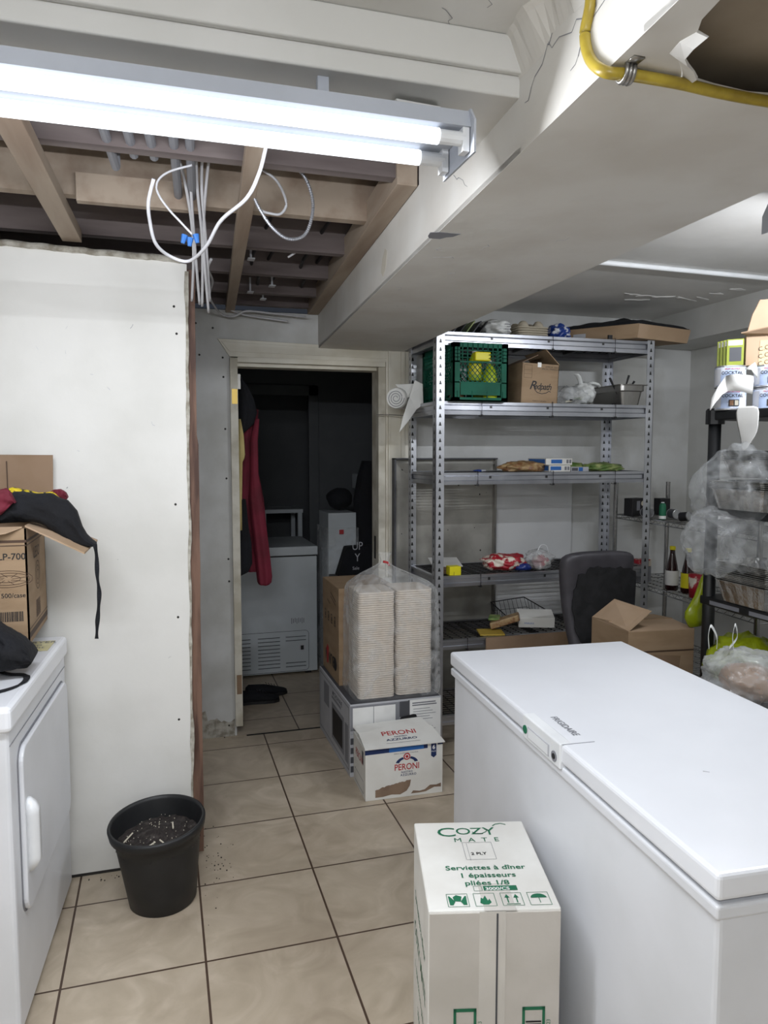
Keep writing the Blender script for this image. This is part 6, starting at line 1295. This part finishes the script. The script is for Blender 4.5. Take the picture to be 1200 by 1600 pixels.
# foil trays
def foil_tray(x, y, z, label, group, w=0.20, d=0.28, h=0.045):
    bm = BM(); ra = []
    def ring(w_, d_, zz, cr=0.0):
        o = [];
        for i, (a, b) in enumerate(rr_rect(-w_ / 2, w_ / 2, -d_ / 2, d_ / 2, 0.03, 4)): o.append((a, b, zz))
        return o
    per = []
    def rib(w_, d_, zz):
        base = rr_rect(-w_ / 2, w_ / 2, -d_ / 2, d_ / 2, 0.03, 3); out = []
        for i in range(len(base)):
            p = Vector((*base[i], 0)); q = Vector((*base[(i + 1) % len(base)], 0)); n = max(2, int((q - p).length / 0.006)); nn = (q - p).cross(Vector((0, 0, 1))).normalized()
            for k in range(8): f = k / 8; out.append(p + (q - p) * f + nn * (0.0015 if k % 2 else 0) + Vector((0, 0, zz)))
        return out
    loft(bm, [rib(w - 0.05, d - 0.05, 0), rib(w - 0.012, d - 0.012, h - 0.004), rib(w, d, h - 0.002), rib(w, d, h), rib(w - 0.008, d - 0.008, h), rib(w - 0.056, d - 0.056, 0.004)], cap=True)
    bm.transform(Matrix.Translation(Vector((x, y, z)))); return obj('foil_tray', bm, M['foil'], label=label, cat='foil tray', group=group)
f0 = foil_tray(2.20, 2.27, 0.957, 'aluminium foil tray at the bottom of the middle-tier stack on the black shelf', 'foil trays on the middle tier', 0.24, 0.30, 0.085)
for k in range(1, 12):
    c = f0.copy(); COL.objects.link(c); c.location.z += 0.0068 * k; c.location.x += 0.003 * math.sin(k); c.location.y += 0.003 * math.cos(k * 2); c['label'] = 'aluminium foil tray, %s from the bottom of the middle-tier stack on the black shelf' % ordw(k + 1)
f0 = foil_tray(2.17, 2.27, 1.322, 'lowest aluminium foil tray of the stack inside the clear bag', 'foil trays in the clear bag', 0.26, 0.30, 0.08)
for k in range(1, 5):
    c = f0.copy(); COL.objects.link(c); c.location.z += 0.007 * k; c.location.x += 0.003 * math.sin(k); c['label'] = 'aluminium foil tray, %s from the bottom of the stack inside the clear bag' % ordw(k + 1)
f0 = foil_tray(2.235, 2.31, 1.44, 'lowest aluminium foil tray of the stack above the clear bag', 'upper foil trays on the black shelf', 0.22, 0.30, 0.07)
for k in range(1, 6):
    c = f0.copy(); COL.objects.link(c); c.location.z += 0.007 * k; c.location.x += 0.003 * math.sin(k); c['label'] = 'aluminium foil tray, %s from the bottom of the stack above the clear bag' % ordw(k + 1)
# crinkled clear bags
def film_bag(c, r, seed, m, label, sub=5, **k):
    b = BM(); bmesh.ops.create_icosphere(b, subdivisions=sub, radius=1)
    for v in b.verts:
        n = v.co.normalized(); q = 1 + 0.30 * nz(n, 1.5, seed) + 0.20 * abs(nz(n, 2.6, seed + 2)) + 0.05 * abs(nz(n, 6, seed + 4))
        v.co = Vector((n.x * r[0], n.y * r[1], n.z * r[2])) * q + Vector(c)
    return obj('plastic_bag', b, m, smooth=True, label=label, cat='plastic bag', **k)
M['filmc'] = film('crinkled_clear_bag', 0.12, col='CDD0D2', gloss=1.0, scale=9, bump=0.9)
film_bag((2.11, 2.33, 1.40), (0.13, 0.17, 0.15), 3, M['filmc'], 'crinkled clear plastic bag round foil trays on the black shelf')
film_bag((2.04, 2.38, 1.19), (0.095, 0.12, 0.12), 8, M['filmc'], 'crumpled clear plastic bag hanging round the black shelf post')
film_bag((2.15, 2.26, 1.19), (0.10, 0.12, 0.11), 15, M['filmc'], 'clear plastic bag bunched right of the black shelf post, above the foil stack')
# lime bag
lb_ = thing('lime_bag', 'lime-green plastic bag draped on the black shelf below the bottles', 'plastic bag', (2.12, 2.55, 0.8))
bm = BM(); L1 = [(1110, 870), (1100, 900), (1082, 930), (1068, 960), (1070, 975), (1085, 985), (1100, 975), (1110, 950)]
rings = []
for i, (xl, xr, y) in enumerate([(1104, 1114, 885), (1095, 1113, 905), (1084, 1112, 930), (1070, 1110, 955), (1069, 1107, 968), (1075, 1100, 977)]):
    ring = []
    for j in range(12):
        a = 2 * PI * j / 12; px = (xl + xr) / 2 + (xr - xl) / 2 * math.cos(a); ring.append(PY(px, y + 3 * math.sin(i * 2 + a), 2.58 + 0.03 * math.sin(a) * (1 + 0.4 * nz((i, j, 0), 0.8, 3))))
    rings.append(ring)
loft(bm, rings); obj('bag_corner', bm, M['filmg'], lb_, smooth=True)
obj('bag_body', blob((2.20, 2.33, 0.70), (0.14, 0.17, 0.12), 0.25, 2.2, 66, 4, flat=0.115, ridge=0.25), M['filmg'], lb_, smooth=True)
# dark case and white carrier bag beside the freezer
dc = thing('dark_case', 'dark case with pale label between the freezer and black shelf', 'box', (1.92, 2.05, 0))
obj('case_body', bx((1.80, 1.72, 0), (2.09, 2.28, 0.66)), mat('dark_case_plastic', '3A3638', 0.6), dc, bevel=0.01)
marks(dc, 'case_label', [(0.16, 0.53, 0.36, 0.62)], (1.80, 2.28, 0), (0, -1, 0), FZ_, M['inkgr'])
cb_ = thing('carrier_bag', 'translucent white carrier bag with two handles on the dark case', 'plastic bag', (1.96, 2.14, 0.66))
bb = blob((1.97, 2.10, 0.745), (0.135, 0.15, 0.095), 0.22, 2.2, 71, 5, flat=0.082, ridge=0.22); obj('bag_body', bb, M['filmw'], cb_, smooth=True)
obj('bread_loaf', blob((1.985, 2.10, 0.725), (0.095, 0.11, 0.065), 0.15, 2, 72, 3, flat=0.06), mat('brown_bread', 'A5805F', 0.8), smooth=True, label='brown contents showing through the white carrier bag', cat='food')
for (xa, xb, xc) in ((1108, 1112, 1120), (1146, 1150, 1140)):
    pts = [PY(xa, 1012, 2.12), PY(xa - 1, 992, 2.12), PY((xa + xb) / 2 + 1, 978 if xa < 1120 else 976, 2.12), PY(xb + (8 if xa < 1120 else 2), 995, 2.12), PY(xc, 1012, 2.12)]
    sp_ = smooth_path(pts, 6); bm = BM(); ribbon(bm, sp_, [Vector((0.004, 0.004, 0.004))] * len(sp_)); obj('handle', bm, M['filmt'], cb_)

# ================================================================== FAR ROOM CONTENTS
f2 = thing('chest_freezer', 'pale chest freezer with a vent grille in the dark room beyond the doorway', 'freezer', (0.42, 5.3, 0))
G0, G1, GY = -0.30, 1.012, 5.0
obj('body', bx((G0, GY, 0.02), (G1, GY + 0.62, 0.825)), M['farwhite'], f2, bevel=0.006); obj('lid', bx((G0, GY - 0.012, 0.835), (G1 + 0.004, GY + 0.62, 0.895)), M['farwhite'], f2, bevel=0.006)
obj('gasket', bx((G0 + .01, GY + 0.004, 0.825), (G1 - .01, GY + 0.61, 0.835)), M['inkb'], f2)
bm = BM()
for k in range(9):
    z = 0.06 + 0.026 * k
    box(bm, (0.30, GY - 0.004, z), (0.55, GY, z + 0.004)); box(bm, (0.60, GY - 0.004, z), (0.75, GY, z + 0.004))
    if k in (0, 1, 7, 8): box(bm, (0.79, GY - 0.004, z), (0.93, GY, z + 0.004))
obj('vent_grille', bm, M['grey'], f2)
marks(f2, 'panel_outline', [q for q in line2(rr_rect(0.1, 0.95, 0.03, 0.31, 0.025) + [rr_rect(0.1, 0.95, 0.03, 0.31, 0.025)[0]], 0.003)], (0, GY, 0), FX, FZ_, M['grey'])
marks(f2, 'thermostat', [circ(0.905, 0.19, 0.026)], (0, GY, 0), FX, FZ_, M['lgrey']); marks(f2, 'thermostat', [(0.893, 0.175, 0.915, 0.205)], (0, GY, 0), FX, FZ_, M['inkb'], lift=0.001)
marks(f2, 'scribble', [(0.83 + 0.012 * k, 0.36 + 0.005 * (k % 3), 0.835 + 0.012 * k, 0.40 - 0.004 * (k % 2)) for k in range(8)], (0, GY, 0), FX, FZ_, M['inkgr'])
for x in (G0 + .05, G1 - .08): obj('foot', bx((x, GY + 0.03, 0), (x + .04, GY + .07, 0.02)), M['blackp'], f2)
# jackets behind the left jamb
def jacket(secs, Y, D, seed, m):
    rings = []
    for (y, xl, xr) in secs:
        ring = []
        for j in range(28):
            a = 2 * PI * j / 28; p = PY((xl + xr) / 2 + (xr - xl) / 2 * math.cos(a), y, Y); f = math.sin(a)
            ring.append((p.x, Y + D * f * (1 + 0.35 * nz((math.cos(a) * 3, y * 0.006, 0), 2, seed)) + 0.006 * math.sin(5 * math.cos(a) * 3 + y * 0.01), p.z))
        rings.append(ring)
    return loft(BM(), rings)
jk = thing('red_jacket', 'crimson and black jacket hanging just inside the doorway', 'jacket', PY(400, 780, 4.28))
obj('sleeve', jacket([(655, 398, 405), (690, 390, 403), (740, 390, 404), (780, 388, 412), (830, 394, 417), (870, 398, 422), (900, 401, 425), (909, 402, 424), (913, 404, 420)], 4.24, 0.045, 2, M['red']), M['red'], jk, smooth=True)
obj('torso', jacket([(640, 376, 404), (670, 374, 402), (740, 372, 398), (800, 372, 392), (860, 374, 400), (885, 376, 408), (892, 380, 404)], 4.30, 0.05, 5, M['red']), M['red'], jk, smooth=True)
obj('black_hood', jacket([(592, 372, 378), (605, 371, 388), (625, 371, 398), (645, 371, 402), (662, 371, 397), (678, 371, 380)], 4.22, 0.05, 6, M['black']), M['black'], jk, smooth=True)
obj('black_garment', jacket([(780, 372, 384), (820, 371, 388), (850, 370, 393), (880, 370, 394), (893, 371, 388), (898, 371, 378)], 4.20, 0.04, 7, M['black']), M['black'], smooth=True, label='black garment hem hanging left of the crimson sleeve', cat='clothing')
obj('cream_garment', jacket([(655, 372, 376), (680, 372, 381), (710, 372, 383), (716, 372, 382), (722, 372, 379), (780, 371, 378), (828, 371, 378)], 4.17, 0.03, 8, M['cream']), M['cream'], smooth=True, label='cream cloth hanging against the left door jamb', cat='clothing')
bm = BM(); tube(bm, [(0.36, 4.3, 1.92), (0.36, 4.22, 1.92)], 0.01, 8); box(bm, (0.30, 4.12, 1.88), (0.42, 4.135, 1.96)); tube(bm, [(0.40, 4.135, 1.93), (0.43, 4.25, 1.92), (0.44, 4.28, 1.95)], 0.008, 8); obj('coat_hook', bm, M['steel'], label='steel coat hook behind the wall by the door jamb', cat='hook')
# shoes
def shoe(x, y, rz, lab):
    t = thing('shoe', lab, 'shoe', (x, y, 0), 'black shoes on the far room tiles'); T = Matrix.Translation(Vector((x, y, 0))) @ Matrix.Rotation(rz, 4, 'Z')
    so = [(-0.13, 0.032), (-0.10, 0.036), (-0.03, 0.03), (0.05, 0.042), (0.10, 0.04), (0.135, 0.02)]
    bm = BM(); hexa(bm, [T @ Vector((a, -b, 0)) for a, b in so] + [T @ Vector((a, b, 0)) for a, b in so[::-1]], [T @ Vector((a, -b, 0.018)) for a, b in so] + [T @ Vector((a, b, 0.018)) for a, b in so[::-1]]); obj('sole', bm, M['blackp'], t)
    rings = []
    for a, w, h in ((-0.128, 0.02, 0.07), (-0.11, 0.032, 0.085), (-0.06, 0.034, 0.08), (-0.01, 0.032, 0.075), (0.04, 0.038, 0.06), (0.09, 0.038, 0.045), (0.12, 0.026, 0.036), (0.135, 0.01, 0.028)):
        rings.append([T @ Vector((a, w * math.cos(q), 0.018 + (h - 0.018) * max(0, math.sin(q)) ** 0.8)) for q in [PI * j / 10 for j in range(11)]] + [T @ Vector((a, 0, 0.016))])
    obj('upper', loft(BM(), rings), M['black'], t, smooth=True)
    bm = BM()
    for k in range(4): c0 = T @ Vector((0.0 + 0.018 * k, -0.018, 0.078 - 0.006 * k)); c1 = T @ Vector((0.0 + 0.018 * k, 0.018, 0.078 - 0.006 * k)); tube(bm, [c0, (c0 + c1) / 2 + Vector((0, 0, .006)), c1], 0.002, 5)
    obj('laces', bm, M['blackp'], t)
shoe(0.60, 4.62, 0.15, 'black shoe on the far room tiles, the one nearer the freezer'); shoe(0.53, 4.50, 0.0, 'black shoe on the far room tiles, the one nearer the doorway')
# things standing in the far room, right
sb = thing('wrapped_carton', 'white carton wrapped in clear film in the dark far room', 'box', (1.32, 4.9, 0)); p0 = PY(513, 802, 4.8); p1 = PY(552, 930, 4.8)
obj('carton_body', bx((p0.x, 4.80, 0.0), (p1.x + 0.02, 5.1, p0.z)), M['farwhite'], sb); obj('film_wrap', rough(bx((p0.x - 0.015, 4.785, 0.0), (p1.x + 0.035, 5.11, p0.z - 0.10)), 0.004, 9), M['film'], sb)
marks(sb, 'red_label', [(0.07, p0.z - 0.14, 0.10, p0.z - 0.11)], (p0.x, 4.785, 0), FX, FZ_, M['inkr'], lift=0.003)
p = PY(545, 785, 4.75); obj('round_case', blob((PY(533, 782, 4.9).x, 4.95, PY(533, 782, 4.9).z + 0.01), (0.09, 0.08, 0.075), 0.1, 2, 81, 3), M['black'], smooth=True, label='round black thing on the wrapped carton in the far room', cat='bag')
bh_ = thing('black_bag', 'black shopping bag with white lettering in the dark far room', 'bag', (1.45, 4.7, 0)); a = PY(528, 900, 4.62); b2 = PY(592, 870, 4.62)
bm = BM(); prism(bm, [(a.x, 4.62, a.z - 0.005), (b2.x + 0.08, 4.62, a.z - 0.005), (b2.x + 0.06, 4.62, b2.z + 0.08), (a.x + 0.06, 4.62, b2.z + 0.07)], (0, 0.10, 0)); obj('bag_body', bm, M['black'], bh_, bevel=0.01)
text(bh_, 'UP\nY', 0.075, (a.x + 0.13, 4.62, a.z + 0.15), FX, FZ_, M['lgrey'], sx=0.8); text(bh_, 'Sale', 0.03, (a.x + 0.12, 4.62, a.z + 0.045), FX, FZ_, M['lgrey'])
obj('stool', bx((a.x - 0.03, 4.58, 0), (b2.x + 0.1, 4.76, a.z - 0.008)), M['farwall'], label='grey box under the black shopping bag in the far room', cat='box', bevel=0.004)
sp = PY(570, 800, 4.7); obj('black_coat', jacket([(720, 566, 580), (745, 558, 592), (780, 552, 600), (820, 552, 605), (850, 550, 608), (905, 556, 610)], 4.85, 0.06, 14, M['black']), M['black'], smooth=True, label='black coat heaped above the shopping bag in the far room', cat='clothing')
p = PY(566, 742, 5.2); q = PY(600, 765, 5.2); obj('white_carton', bx((p.x, 5.2, q.z), (q.x + 0.15, 5.5, p.z)), M['farwhite'], label='grey-white carton high at the right of the far room', cat='box', bevel=0.003)
obj('storage_stack', bx((p.x + 0.02, 5.22, 0), (q.x + 0.12, 5.48, q.z - 0.001)), M['grey'], label='dark stacked case under the grey-white carton in the far room', cat='box', bevel=0.005)
# behind far door: a small pale table
ft = thing('side_table', 'dim pale table standing on the freezer level in the far doorway', 'table', (0.85, 6.2, 0)); p = PY(424, 795, 6.1); q = PY(470, 800, 6.1)
obj('tabletop', bx((p.x - 0.1, 6.0, p.z - 0.03), (q.x, 6.4, p.z)), M['farwhite'], ft)
for x in (p.x - 0.09, q.x - 0.04):
    for y in (6.01, 6.35): obj('leg', bx((x, y, 0), (x + 0.035, y + 0.035, p.z - 0.03)), M['farwhite'], ft)
